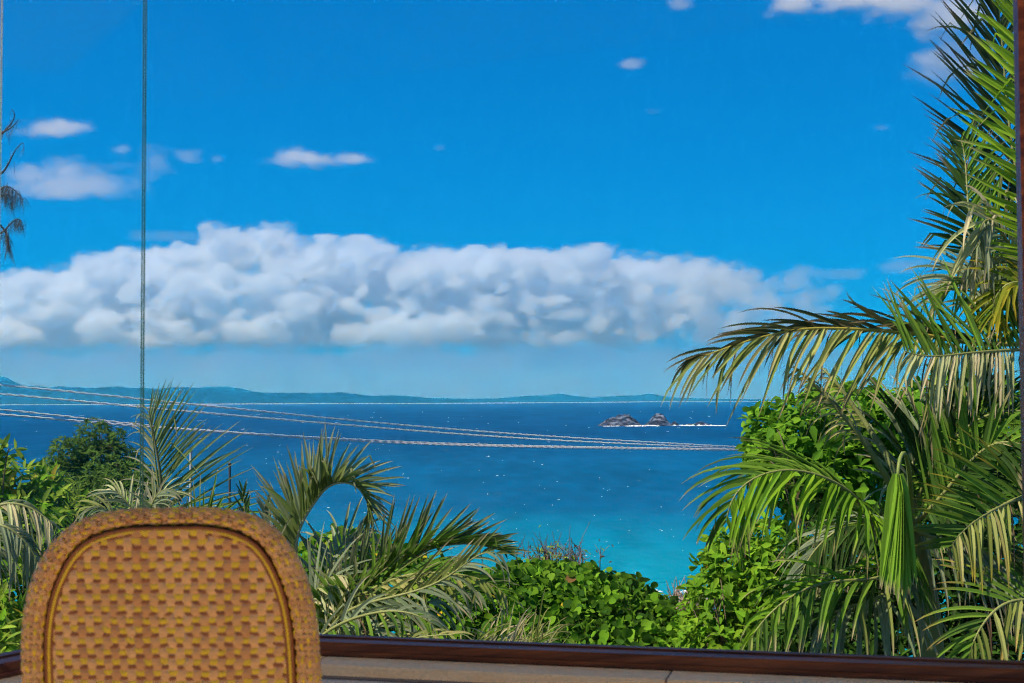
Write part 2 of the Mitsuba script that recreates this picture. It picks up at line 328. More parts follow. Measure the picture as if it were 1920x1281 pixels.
# hill profiles: (px, py of the skyline) at a distance, above a low shore
def range_(name, dist, prof, depth, base_px, label, seed):
    xs = np.array([P(x, y, dist)[0] for x, y in prof]); zs = np.array([P(x, y, dist)[2] for x, y in prof])
    n = 360; X = np.linspace(xs[0], xs[-1], n); H = np.interp(X, xs, zs)
    H = H + (meshkit.fbm(np.stack([X / 420, X * 0, X * 0], -1), 4, seed) - .5) * .30 * np.maximum(H, 25)
    rows = np.linspace(0, 1, 14); V = []
    for r in rows:                                     # from the shore up to the crest and down behind
        s = np.sin(min(r / .62, 1.0) * np.pi / 2) ** .9 if r <= .62 else np.cos((r - .62) / .38 * np.pi / 2)
        yy = dist - depth * (.62 - r)
        rough = (meshkit.fbm(np.stack([X / 330, X * 0 + r * 6, X * 0], -1), 4, seed + 3) - .5) * .55 * np.sin(np.pi * min(r / .62, 1.0))
        V.append(np.stack([X * yy / dist, X * 0 + yy, np.maximum(H * s * (1 + rough), -.5) + 1.0], -1))
    V = np.array(V); m = n
    i, j = np.meshgrid(np.arange(len(rows) - 1), np.arange(m - 1), indexing='ij')
    q = np.stack([i * m + j, i * m + j + 1, (i + 1) * m + j + 1, (i + 1) * m + j], -1).reshape(-1, 4)
    add(name, (V.reshape(-1, 3), np.vstack([q[:, [0, 1, 2]], q[:, [0, 2, 3]]])), 'hill_mat', smooth=True, kind='structure', label=label)


range_('hills', 17000, [(-900, 715), (-300, 712), (0, 716), (20, 716), (40, 722), (90, 726), (130, 725), (180, 727), (220, 724), (300, 728), (330, 727), (390, 726), (420, 733), (450, 737), (500, 735), (560, 736), (640, 738), (680, 740), (720, 743), (790, 746), (850, 750), (900, 751.5)], 2600, 0, 'wooded hills behind the long beach on the left', 4)
range_('hills', 21800, [(-900, 722), (-200, 716), (0, 710), (14, 711), (40, 719), (90, 726), (200, 728), (310, 730), (370, 727), (405, 725), (440, 730), (520, 738), (650, 742), (700, 747), (760, 750)], 1500, 0, 'pale blue ridge farthest back on the left', 14)
range_('hills', 15900, [(-900, 738), (-100, 736), (30, 739), (110, 735), (200, 738), (270, 735), (350, 741), (430, 743), (470, 740), (560, 744), (640, 743), (700, 747), (800, 750)], 900, 0, 'low dark wooded foothills just behind the beach', 24)
range_('far_hills', 22500, [(560, 751), (640, 745), (700, 743), (760, 741), (800, 746), (870, 748), (930, 748), (975, 744), (1020, 742), (1048, 738), (1075, 742), (1110, 745), (1150, 743), (1200, 741), (1215, 739), (1240, 743), (1270, 746), (1330, 748), (1500, 750), (1900, 749), (2400, 748)], 1600, 0, 'low blue hills on the horizon behind the rocks', 9)
sh = spline([[-17000, 13200, 1.2], [-5600, 15000, 1.2], [-1500, 15250, 1.2], [-300, 15300, 1.2], [1300, 18300, 1.2], [3500, 20800, 1.2], [9000, 21200, 1.2], [16000, 21300, 1.2]], 120)
V = np.concatenate([sh - [0, 45, 0], sh + [0, 40, 4.5]]); m = len(sh); j = np.arange(m - 1)
add('beach', (V, np.vstack([np.stack([j, j + 1, m + j + 1], 1), np.stack([j, m + j + 1, m + j], 1)])), 'sand_mat', kind='structure', label='pale line of beach along the far shore')


def rock(name, px0, px1, prof, dist, label, group, seed, depth=40):
    """A rough islet: a height field over an ellipse whose skyline follows prof."""
    n, m = 90, 44
    xs = np.linspace(px0, px1, n); top = np.interp(xs, [a for a, b in prof], [b for a, b in prof]) * dist / FPX
    X = (xs - 960) / FPX * dist; Y = np.linspace(-1, 1, m)
    zz = np.sqrt(np.clip(1 - Y[:, None] ** 2, 0, 1)) ** .8 * top[None]
    nz = meshkit.fbm(np.stack(np.broadcast_arrays(X[None] / 9, Y[:, None] * depth / 9, zz / 7), -1), 4, seed) - .5
    nz2 = meshkit.fbm(np.stack(np.broadcast_arrays(X[None] / 2.6, Y[:, None] * depth / 2.6, zz / 2.6), -1), 3, seed + 1) - .5
    z = np.minimum(zz * (1 + .45 * nz), zz * .55 + 9) + 2.0 * nz2 * np.minimum(zz / 3, 1) - .25
    V = np.stack([np.broadcast_to(X[None], z.shape) + 2 * nz2, dist + Y[:, None] * depth + 4 * nz, z], -1).reshape(-1, 3)
    i, j = np.meshgrid(np.arange(m - 1), np.arange(n - 1), indexing='ij')
    q = np.stack([i * n + j, i * n + j + 1, (i + 1) * n + j + 1, (i + 1) * n + j], -1).reshape(-1, 4)
    return add(name, (V, np.vstack([q[:, [0, 1, 2]], q[:, [0, 2, 3]]])), 'rock_mat', label=label, cat='rock', group=group)


DR = 2150.
rock('rock_islet', 1120, 1206, [(1120, 0), (1128, 5), (1136, 11), (1146, 15), (1154, 16), (1160, 20), (1170, 22), (1178, 20), (1186, 13), (1194, 7), (1200, 2), (1206, 0)], DR, 'long low dark rock islet with a sloping back, left of the two', 'rock islets in the sea', 1)
rock('rock_islet', 1208, 1256, [(1208, 0), (1214, 5), (1220, 13), (1227, 19), (1234, 22), (1241, 21.5), (1247, 14), (1252, 5), (1256, 0)], DR, 'steep pointed rock islet with a bleached pale summit', 'rock islets in the sea', 2, 30)
rock('rock_islet', 1252, 1276, [(1252, 0), (1258, 3), (1264, 8.5), (1268, 4), (1276, 0)], DR, 'tiny rock knob just right of the steep islet', 'rock islets in the sea', 3, 14)
rock('rock_islet', 1278, 1334, [(1278, 0), (1288, 3), (1298, 2), (1306, 5.5), (1315, 7.5), (1322, 4), (1334, 0)], DR, 'low flat reef rock with surf at the right end of the group', 'rock islets in the sea', 4, 16)


def foam_patch(x, y, lx, ly, h=.25, n=9):
    """A low lens-shaped streak of foam lying on the water."""
    a = np.linspace(0, 2 * np.pi, n, endpoint=False); r = .55 + .45 * R.random(n)
    rim = np.stack([x + lx * r * np.cos(a), y + ly * r * np.sin(a), np.full(n, .03)], 1)
    v = np.vstack([rim, [[x, y, h]]]); k = np.arange(n)
    return v, np.stack([k, (k + 1) % n, k * 0 + n], 1)


caps = []
for _ in range(420):
    py = HOR + 22 + 350 * R.random() ** 1.2; dist = 40 * FPX / (py - HOR); px = R.uniform(-60, 1700)
    s = dist / FPX
    caps.append(foam_patch((px - 960) * s, dist, s * R.uniform(.8, 3.2) * (.7 if R.random() < .85 else 1.6), dist * dist / (40 * FPX) * R.uniform(.15, .45), .06 + s * .12))
add('whitecaps', join(caps), 'foam_mat', kind='stuff', label='scattered white wave crests on the blue water')
surf = []
for px in np.r_[np.arange(1085, 1350, 3.0), np.arange(1155, 1260, 4)]:
    w = R.uniform(3, 9)
    if meshkit.noise(np.array([px / 9, 0, 0])) > .52 and px > 1128: surf.append(foam_patch((px - 960) * DR / FPX, DR - 44 + R.uniform(-14, 12), w * DR / FPX, R.uniform(3, 14), .9 if px > 1160 else .4))
for px in np.arange(1262, 1338, 11.0): surf.append(foam_patch((px - 960) * DR / FPX, DR - 22 + R.uniform(-8, 8), 4.5, 9, 1.4))
add('surf', join(surf), 'foam_mat', kind='stuff', label='white surf breaking along the foot of the rocks')
surf = []
for (px, py, n, w) in ((1170, 1087, 5, 9), (1278, 1109, 7, 9), (1225, 1107, 4, 9), (1300, 1112, 5, 12)):
    dist = 40 * FPX / (py - HOR)
    for _ in range(n): surf.append(foam_patch((px + R.normal() * w - 960) * dist / FPX, dist + R.normal() * 1.2, R.uniform(.2, .9), R.uniform(.2, .6), .15))
add('breaking_wave', join(surf), 'foam_mat', kind='stuff', label='foam of small waves breaking near the shore')

# hillside below the house
def hz(X, Y):
    s = 37.3 - .30 * (Y - 4.0) - .22 * np.maximum(Y - 14, 0) + .5 * (meshkit.fbm(np.stack(np.broadcast_arrays(X / 4, Y / 4, X * 0), -1), 3, 1) - .5)
    return np.where(Y < 4, 37.3, s)
add('hillside', sheet(np.linspace(-160, 160, 81), np.r_[np.linspace(3.9, 30, 40), np.linspace(33, 85, 20)], hz), 'soil_mat', smooth=True, kind='structure', label='steep slope of dark soil falling from the house to the sea')

# ------------------------------------------------------------------ the room: floor, wall, sill, window
CORNER = P(263, 1181, 3.70)                           # foot of the corner joint of the glass, on the sill
ZS = CORNER[2]                                        # height of the window rail
a1 = math.atan2(-.52, 2.14); W1 = np.array([math.cos(a1), math.sin(a1), 0])       # along the right-hand run of window
W2 = np.array([-.50, -.866, 0])                                                    # along the left-hand run
N1 = np.array([W1[1], -W1[0], 0]); N1 = N1 if N1[1] < 0 else -N1                   # towards the room
N2 = np.array([.866, -.50, 0])
BIS = nrm(N1 + N2)
FLOOR = 38.9
slab_k = 1 / float(BIS @ N1)


def run(o0, o1, z0, z1, l1, l2, which, c=.004, start=0.0):
    """A strip along one of the two runs of window, from the mitred corner, between two offsets from the glass towards the room."""
    W, N, L = (W1, N1, l1) if which == 1 else (W2, N2, l2)
    def corner(o, s): return CORNER[:2] + (BIS * o * slab_k)[:2] if s == 0 else CORNER[:2] + (W * s + N * o)[:2]
    prof = [(o0, z0), (o1, z0), (o1, z1 - c), (o1 - math.copysign(c, o1 - o0), z1), (o0 + math.copysign(c, o1 - o0), z1), (o0, z1 - c)]
    ra = [np.r_[corner(o, start), z] for o, z in prof]; rb = [np.r_[corner(o, L), z] for o, z in prof]
    n = len(prof); v = np.array(ra + rb); k = np.arange(n); k2 = (k + 1) % n; t = np.arange(1, n - 1)
    return v, np.vstack([np.stack([k, k2, n + k2], 1), np.stack([k, n + k2, n + k], 1), np.stack([t * 0, t, t + 1], 1), n + np.stack([t * 0, t + 1, t], 1)])


def mitre_box(o0, o1, z0, z1, s0, s1, which, c=.004):
    return run(o0, o1, z0, z1, s1, s1, which, c, s0)


add('floor', rbox(-7, 7, -9, 3.2, FLOOR - .1, FLOOR), 'floor_mat', kind='structure')
add('floor', rbox(-1.2, 3.0, 3.205, 3.6, FLOOR - .1, FLOOR - .002), 'floor_mat', kind='structure')
add('ceiling', rbox(-3.1, 1.7, 1.25, 4.1, 41.46, 41.62), 'ceiling_mat', kind='structure')
wl = thing('window_wall', 'low cream wall under the window', 'wall')
for w_, L in ((1, 4.2), (2, 2.2)):
    add('wall_face', run(-.03, .168, FLOOR, ZS - .069, L, L, w_), 'wall_mat', wl)
# stone ledge: tiles laid over the wall, joints between them
ld = thing('window_ledge', 'sandy stone tile ledge under the timber window frame', 'window ledge')
zt = ZS - .034
j0 = None


def s_at(px, py, which=1, o=.2):
    """Distance along the run at which a pixel's ray meets the plane of the ledge front."""
    W, N = (W1, N1) if which == 1 else (W2, N2)
    d = P(px, py, 1.0) - EYE; base = CORNER + N * o
    A = np.array([[d[0], -W[0]], [d[1], -W[1]]]); return float(np.linalg.solve(A, (base - EYE)[:2])[1])


edges1 = [0, .36, s_at(1246, 1270), 0, 0, 0]
step = edges1[2] - .36
edges1 = [0, max(.12, edges1[2] - .86), edges1[2], edges1[2] + .86, edges1[2] + 1.72, 4.2]
for a, b in zip(edges1[:-1], edges1[1:]):
    add('tile', mitre_box(-.02, .178 + .002 * R.random(), zt - .026, zt - .002 * R.random(), a + (.003 if a else 0), b - .003, 1, .005), 'tile_mat', ld)
for a, b in ((0, .55), (.55, 1.41), (1.41, 2.2)):
    add('tile', mitre_box(-.02, .178, zt - .026, zt, a + (.003 if a else 0), b - .003, 2, .005), 'tile_mat', ld)
add('mortar', join([run(-.015, .170, zt - .034, zt - .004, 4.2, 2.2, 1), run(-.015, .170, zt - .034, zt - .004, 4.2, 2.2, 2)]), 'grout_mat', ld)
wf = thing('window_frame', 'varnished red brown timber window frame round the frameless corner glass', 'window frame')
for w_, L in ((1, 4.2), (2, 2.2)):
    add('bottom_rail', run(-.060, .062, zt + .001, ZS - .002, L, L, w_, .005), 'frame_mat', wf)
    add('moulding', run(.0625, .072, zt + .001, zt + .012, L, L, w_, .004), 'frame_mat', wf)
    add('glazing_bead', run(-.006, .006, ZS - .0025, ZS + .0035, L, L, w_, .001), 'frame_mat', wf)
    add('head_rail', run(-.045, .050, 41.36, 41.458, L, L, w_, .005), 'frame_mat', wf)
# right jamb, seen at the right edge of the picture
sj = s_at(1910, 300, 1, .05) + .004
jm = mitre_box(-.046, .052, ZS + .004, 41.36, sj, sj + .11, 1, .004)
add('jamb', jm, 'frame_mat', wf)


def pane(which, s0, s1):
    W = W1 if which == 1 else W2
    q = np.array([CORNER + W * s0, CORNER + W * s1, CORNER + W * s1, CORNER + W * s0]); q[:2, 2] = ZS + .004; q[2:, 2] = 41.36
    return q, np.array([[0, 1, 2], [0, 2, 3]])


sL = s_at(1.5, 600, 2, 0.0)
for which, s0, s1, lab in ((1, .006, sj, 'wide clear window pane right of the corner joint'), (2, .006, sL, 'narrow clear window pane left of the corner joint')):
    k = add('window_pane', pane(which, s0, s1), 'glass_mat' if which == 1 else 'hazy_glass_mat', label=lab, cat='window pane', group='panes of the corner window')
    W = W1 if which == 1 else W2
    e = CORNER + W * .003
    b = rbox(-.0018, .0018, -.0018, .0018, ZS + .004, 41.36, .0007)
    v = b[0].copy(); rot = np.array([[W[0], -W[1]], [W[1], W[0]]]); v[:, :2] = v[:, :2] @ rot.T + (CORNER + W * .0040)[:2]
    add('polished_edge', (v, b[1]), 'edge_mat', k)
b = rbox(-.0025, .0025, -.0015, .0015, ZS + .004, 41.36, .001)
v = b[0].copy(); rot = np.array([[W2[0], -W2[1]], [W2[1], W2[0]]]); v[:, :2] = v[:, :2] @ rot.T + (CORNER + W2 * (sL + .007))[:2]
add('glass_joint', (v, b[1]), 'pale_edge_mat', label='pale silicone glass joint at the far left edge', cat='glass joint')

# ------------------------------------------------------------------ the woven chair
CD = 2.12; PXM = CD / FPX                              # metres per photograph pixel at the chair
CO = P(322, 1281, CD)                                  # middle of the backrest at the picture's lower edge
lean = math.radians(9)
CU = nrm(RIGHT * [1, 1, 0]); CV = np.array([0, -math.sin(lean), math.cos(lean)]); CV = nrm(CV - CU * (CV @ CU)); CN = np.cross(CU, CV)  # towards the camera
vs = 1 / math.cos(lean - pitch)


def C(px, py, h=0.0):
    """A point of the backrest: photograph pixels across and up its plane, h metres proud of it."""
    px, py, h = np.broadcast_arrays(np.asarray(px, float), np.asarray(py, float), np.asarray(h, float))
    u, v = (px - 322) * PXM, (1281 - py) * PXM * vs
    return CO + u[..., None] * CU + v[..., None] * CV + h[..., None] * CN


right_ = [(612, 1700), (606, 1480), (602, 1330), (600, 1281), (594, 1190), (584, 1117), (567, 1057), (541, 1008), (508, 979), (466, 961), (400, 953), (333, 951)]
left_ = [(267, 953), (190, 963), (140, 984), (103, 1020), (75, 1065), (56, 1130), (48, 1190), (44, 1281), (42, 1330), (40, 1480), (36, 1700)]
from shapely.geometry import Polygon, LineString
from scipy.interpolate import splprep, splev
tck, _ = splprep(np.array(right_ + left_, float).T, s=60)
outl = np.array(splev(np.linspace(0, 1, 400), tck)).T


def inset(d):
    """The outline drawn in by d pixels, resampled evenly."""
    g = Polygon(np.vstack([outl, [outl[0]]])).buffer(-d)
    xy = np.array(g.exterior.coords); k = np.argmax(np.hypot(*(xy - [outl[0][0], 1700]).T) * -1)
    ls = LineString(xy[:-1].tolist()); r = np.roll(xy[:-1], -k, axis=0)
    if r[5][1] > r[0][1] or r[5][0] < r[0][0] - 60: r = np.vstack([r[:1], r[1:][::-1]])
    r = r[r[:, 1] < 1690 - d]
    ls = LineString(r.tolist()); n = int(ls.length / 3)
    q = np.array([ls.interpolate(t).coords[0] for t in np.linspace(0, ls.length, n)])
    q[:, 1] -= min(d, 48) / 48 * 16 * topk(q); return q


def topk(q):
    k = np.clip((1075 - q[:, 1]) / 70, 0, 1) * np.clip(1.25 - np.abs(q[:, 0] - 322) / 240, 0, 1); return np.clip(k, 0, 1) ** 1.0


def cane(a, b, rough, seed):
    def fn(p, n, uv):
        g = fbm(p.x * 90 + seed, p.y * 90, p.z * 90, 3)
        return mix(c3(*a), c3(*b), g)
    return two({'type': 'principled', 'base_color': proc(fn), 'roughness': rough, 'specular': .5})


scene['tan_cane_mat'] = cane((.42, .20, .058), (.56, .295, .10), .36, 1)
scene['pale_cane_mat'] = cane((.47, .24, .075), (.64, .36, .13), .33, 3)
scene['brown_cane_mat'] = cane((.36, .155, .042), (.49, .235, .075), .38, 7)
TANS = ['tan_cane_mat', 'tan_cane_mat', 'pale_cane_mat', 'brown_cane_mat']
scene['mustard_cane_mat'] = cane((.52, .33, .004), (.66, .44, .008), .42, 5)
scene['dark_cane_mat'] = cane((.16, .042, .005), (.28, .085, .014), .6, 9)
scene['cane_backing_mat'] = two({'type': 'diffuse', 'reflectance': rgb((.16, .055, .015))})
ch = thing('rattan_chair', 'woven rattan chair with a rounded tan and mustard backrest, facing the window', 'chair')


def ribbon(p, nrmls, width, thick, wdir=None):
    """A flat cane strand with rounded edges along p, its broad side facing along nrmls."""
    p = np.asarray(p, float); t = nrm(np.gradient(p, axis=0)); nn = nrm(nrmls - t * (nrmls * t).sum(1, keepdims=True)); w = np.cross(t, nn)
    prof = [(-.5, -.5), (-.5, .1), (-.28, .5), (.28, .5), (.5, .1), (.5, -.5)]
    v = np.stack([p + w * (a * width) + nn * (b * thick) for a, b in prof], 1); n, m = len(p), len(prof)
    i, j = np.meshgrid(np.arange(n - 1), np.arange(m), indexing='ij'); j2 = (j + 1) % m
    q = np.stack([i * m + j, i * m + j2, (i + 1) * m + j2, (i + 1) * m + j], -1).reshape(-1, 4)
    return v.reshape(-1, 3), np.vstack([q[:, [0, 1, 2]], q[:, [0, 2, 3]]])


def bulge(px, py):
    return .012 * np.clip(1 - ((np.asarray(px) - 322) / 260.) ** 2, 0, 1)


panel = inset(55); pg = Polygon(panel)
bk = inset(30)
pv = np.array(Polygon(bk).exterior.coords)[:-1]
cen = C(pv[:, 0], pv[:, 1], -.012)
# backing sheet behind the weave
gx, gy = np.meshgrid(np.linspace(40, 605, 30), np.linspace(950, 1700, 30)); from shapely import contains_xy
bkv = trimesh.creation.triangulate_polygon(Polygon(bk), engine='earcut')
add('backing', (C(bkv[0][:, 0], bkv[0][:, 1], -.010), bkv[1]), 'cane_backing_mat', ch)
pan = add('woven_panel', (C(bkv[0][:, 0], bkv[0][:, 1], -.024), bkv[1]), 'cane_backing_mat', ch)
CP, RP = 15.1, 20.6                                    # pitch of the uprights and of the rows, in photograph pixels
MID = 18
cols = np.arange(344 - MID * CP, 344 + 18.5 * CP, CP)
rows = np.arange(992, 1690, RP)
Lp = LineString(np.vstack([panel, panel[:1]]).tolist())
for ci, x in enumerate(cols):
    x = x + R.normal() * .7
    seg = pg.intersection(LineString([(x, 900), (x, 1800)]))
    if seg.is_empty or seg.length < 20: continue
    y0, y1 = seg.bounds[1] - 4, seg.bounds[3]
    yy = np.arange(y0, y1, RP / 5)
    r = (yy - rows[0]) / RP; c0 = ci - MID
    k = np.round(r).astype(int)
    under = ((c0 + k) % 2 == 0)                        # the row's cane passes over this upright here
    h = np.where(under, -.0032, .0018) * np.cos((r - k) * np.pi * .9) + bulge(x, yy) + .0003 * R.normal()
    h = np.convolve(np.pad(h, 1, mode='edge'), [.25, .5, .25], 'valid')
    xs_ = x + 1.2 * np.sin(yy / 37 + R.random() * 6) + np.sign(c0 + .1) * 2.6 * np.cos((r - k) * np.pi * 2 + np.pi / 2) + R.normal() * .4
    add('upright_strand', ribbon(C(xs_, yy, h), np.broadcast_to(CN, (len(yy), 3)), CP * PXM * R.uniform(1.0, 1.16), .0016), TANS[R.integers(4)], pan)
for ri, y in enumerate(rows):
    seg = pg.intersection(LineString([(0, y), (700, y)]))
    if seg.is_empty: continue
    xx = np.arange(seg.bounds[0] - 4, seg.bounds[2] + 4, CP / 3)
    ci = (xx - cols[0]) / CP; k = np.round(ci).astype(int); c0 = k - MID
    over = ((c0 + ri) % 2 == 0)
    h = np.where(over, .0022, -.0022) * np.cos((ci - k) * np.pi * .55) + bulge(xx, y)
    h = np.convolve(np.pad(h, 1, mode='edge'), [.2, .6, .2], 'valid')
    add('row_strand', ribbon(C(xx, y + 1.2 * np.sin(xx / 50 + ri) + 5 * (meshkit.noise(np.stack([xx / 22, xx * 0 + ri * 3.1, xx * 0], 1)) - .5) + R.normal() * .8 - 3, h), np.broadcast_to(CN, (len(xx), 3)), 11 * PXM * R.uniform(.85, 1.12), .0018), 'mustard_cane_mat', pan)
    # the thinner dark under-cane just below each row, shifted outwards
    xo = xx - np.sign(344 - xx) * -4.0; co = np.round((xo - cols[0]) / CP).astype(int); ho = np.where((co - MID + ri) % 2 == 0, .0014, -.0026); ho = np.convolve(np.pad(ho, 1, mode='edge'), [.2, .6, .2], 'valid') + bulge(xx, y)
    add('row_strand', ribbon(C(xx, y + 6.8 + 1.2 * np.sin(xx / 50 + ri), ho), np.broadcast_to(CN, (len(xx), 3)), 7 * PXM, .0014), 'dark_cane_mat', pan)
# rolled border: a thick tube woven over with tan wraps and mustard strands
cl = inset(21); pb = C(cl[:, 0], cl[:, 1], -.004)
tb = nrm(np.gradient(pb, axis=0)); ob = np.cross(tb, np.broadcast_to(CN, tb.shape))
rt = (22 - 7 * topk(cl)) * PXM; rm = 22 * PXM
def roll_pt(i, ang, dr):
    return pb[i] + (np.cos(ang)[:, None] * ob[i] + np.sin(ang)[:, None] * CN * .95) * (rt[i][:, None] + np.asarray(dr)[:, None])
br = add('border_roll', tube(pb, rt * .93, 14), 'cane_backing_mat', ch, smooth=True)
arc = np.concatenate([[0], np.cumsum(np.linalg.norm(np.diff(pb, axis=0), axis=1))])
pitch_w = 11 * PXM; nw = int(arc[-1] / pitch_w)
NS = 5
wraps_m = []
for w in range(nw):
    s = (w + .5) * pitch_w; angs = np.linspace(-.5, math.pi + .5, 25)
    sk = s + .004 * np.sin(angs * 1.0) + .0015 * (angs - 1.5)
    i = np.clip(np.searchsorted(arc, sk), 0, len(arc) - 1)
    kk = np.round(angs / (math.pi / NS)).astype(int)
    over = ((kk + w) % 2 != 0)
    drr = np.where(over, .0011, -.0012)
    pp = roll_pt(i, angs, drr); nn = roll_pt(i, angs, drr + .01) - pp
    pp = pp + tb[i] * (sk - arc[i])[:, None]
    add('border_wrap', ribbon(pp, nn, pitch_w * R.uniform(.85, 1.05), .0014), TANS[R.integers(4)], br)
for q in range(-1, NS + 2):
    ang0 = q * math.pi / NS
    ii = np.arange(0, len(pb)); w = arc / pitch_w - .5; k = np.round(w).astype(int)
    over = ((q + k + (k // 7) * q) % 3 == 0)
    drr = np.where(over, .0014, -.0014); drr = np.convolve(np.pad(drr, 1, mode='edge'), [.2, .6, .2], 'valid')
    a_ = np.full(len(ii), ang0)
    pp = roll_pt(ii, a_, drr); nn = roll_pt(ii, a_, drr + .01) - pp
    add('border_strand', ribbon(pp, nn, rm * math.pi / NS * .42, .0014), 'mustard_cane_mat', br)
# two thin cords between border and panel
for d, r, m in ((47, 3.4, 'dark_cane_mat'), (52.5, 3.0, 'mustard_cane_mat'), (57.5, 2.6, 'dark_cane_mat')):
    q = inset(d)
    add('piping_cord', tube(C(q[:, 0], q[:, 1], .004 + bulge(q[:, 0], q[:, 1]) * .6), r * PXM, 8), m, ch, smooth=True)
# seat and legs under the picture's edge
sb = C(322, 1690, 0); sw = .24
def cuboid(c, hx, hy, hzz, cc=.01): return rbox(c[0] - hx, c[0] + hx, c[1] - hy, c[1] + hy, c[2] - hzz, c[2] + hzz, cc)
add('seat', cuboid([sb[0], sb[1] + .22, FLOOR + .43], .235, .24, .035, .02), 'tan_cane_mat', ch)
for sx in (-1, 1):
    add('leg', tube([[sb[0] + sx * .21, sb[1] + .42, FLOOR], [sb[0] + sx * .21, sb[1] + .42, FLOOR + .40]], [.014, .018], 8), 'tan_cane_mat', ch)
    top = C(322 + sx * 265, 1660, -.01)
    add('leg', tube([[sb[0] + sx * .22, sb[1] - .04, FLOOR], [sb[0] + sx * .22, sb[1] + .02, FLOOR + .42], top], [.014, .018, .016], 8), 'tan_cane_mat', ch)

#@@VEGSTART
# ------------------------------------------------------------------ palms: frond and leaflet builders
KW, KN, KL = .74, 1.3, 1.08
GREEN = [(0.104, 0.217, 0.026), (0.141, 0.284, 0.037), (0.085, 0.179, 0.034), (0.179, 0.330, 0.043)]
BRIGHT = [(0.152, 0.317, 0.022), (0.207, 0.386, 0.028), (0.124, 0.276, 0.025)]
OLIVE = [(0.263, 0.328, 0.087), (0.350, 0.403, 0.131), (0.208, 0.263, 0.065), (0.393, 0.393, 0.153)]
GREY = [(0.225, 0.293, 0.176), (0.282, 0.351, 0.215), (0.166, 0.234, 0.127)]
DARK = [(0.043, 0.100, 0.023), (0.057, 0.122, 0.029), (0.040, 0.086, 0.025)]
PALE = [(0.439, 0.490, 0.254), (0.371, 0.423, 0.186), (0.540, 0.506, 0.304)]
TAN = (.55, .44, .28)
YEL = (.50, .38, .03)


def leaflet(p0, d, nn, L, w, droop, col, tip, tipcol, segs=7, twist=0.0, curl=0.0, fold=.18, col0=None, snap=9.0):
    """One leaflet: a folded blade that leaves p0 along d, its face along nn, and bends under its weight. Returns v, f, colour."""
    pts, ds = [np.array(p0)], []
    d = nrm(d); side = nrm(np.cross(d, nn))
    for k in range(segs):
        u = (k + 1) / segs
        d = nrm(d + np.array([0, 0, -1.0]) * droop * (0.35 + u) / segs * 2 + nn * curl / segs * u)
        if u - 1 / segs <= snap < u: d = nrm(d * .45 + np.array([R.normal() * .25, R.normal() * .25, -.9]))
        ds.append(d); pts.append(pts[-1] + d * L / segs)
    ds.append(d); pts = np.array(pts); ds = np.array(ds); u = np.linspace(0, 1, segs + 1)
    prof = np.minimum(1, .42 + u * 4.5) * np.clip(1 - u ** 2.2, 0, 1) ** .75 + .02
    S = nrm(side - ds * (ds @ side)[:, None]); N = np.cross(S, ds)
    if twist:
        a = twist * u[:, None]; S, N = S * np.cos(a) + N * np.sin(a), N * np.cos(a) - S * np.sin(a)
    h = (w * prof)[:, None] / 2
    v = np.stack([pts - S * h + N * h * fold * 2, pts, pts, pts + S * h + N * h * fold * 2], 1).reshape(-1, 3)
    i = np.arange(segs)[:, None] * 4 + np.array([0, 2]); q = np.stack([i, i + 1, i + 5, i + 4], -1).reshape(-1, 4)
    f = np.vstack([q[:, [0, 1, 2]], q[:, [0, 2, 3]]])
    c = np.asarray(col)[None] * (1 + 0 * u[:, None])
    if col0 is not None: c = c * (1 - (1 - u[:, None]) ** 2) + np.asarray(col0) * (1 - u[:, None]) ** 2
    k = np.clip((u - tip) / max(1 - tip, .02), 0, 1)[:, None] if tip < 1 else 0 * u[:, None]
    c = c * (1 - k) + np.asarray(tipcol) * k
    return v, f, np.repeat(c, 4, axis=0)


def pick(pal): return np.array(pal[R.integers(len(pal))]) * R.uniform(.8, 1.2)


PARTS_MAX, spent = 290, {}


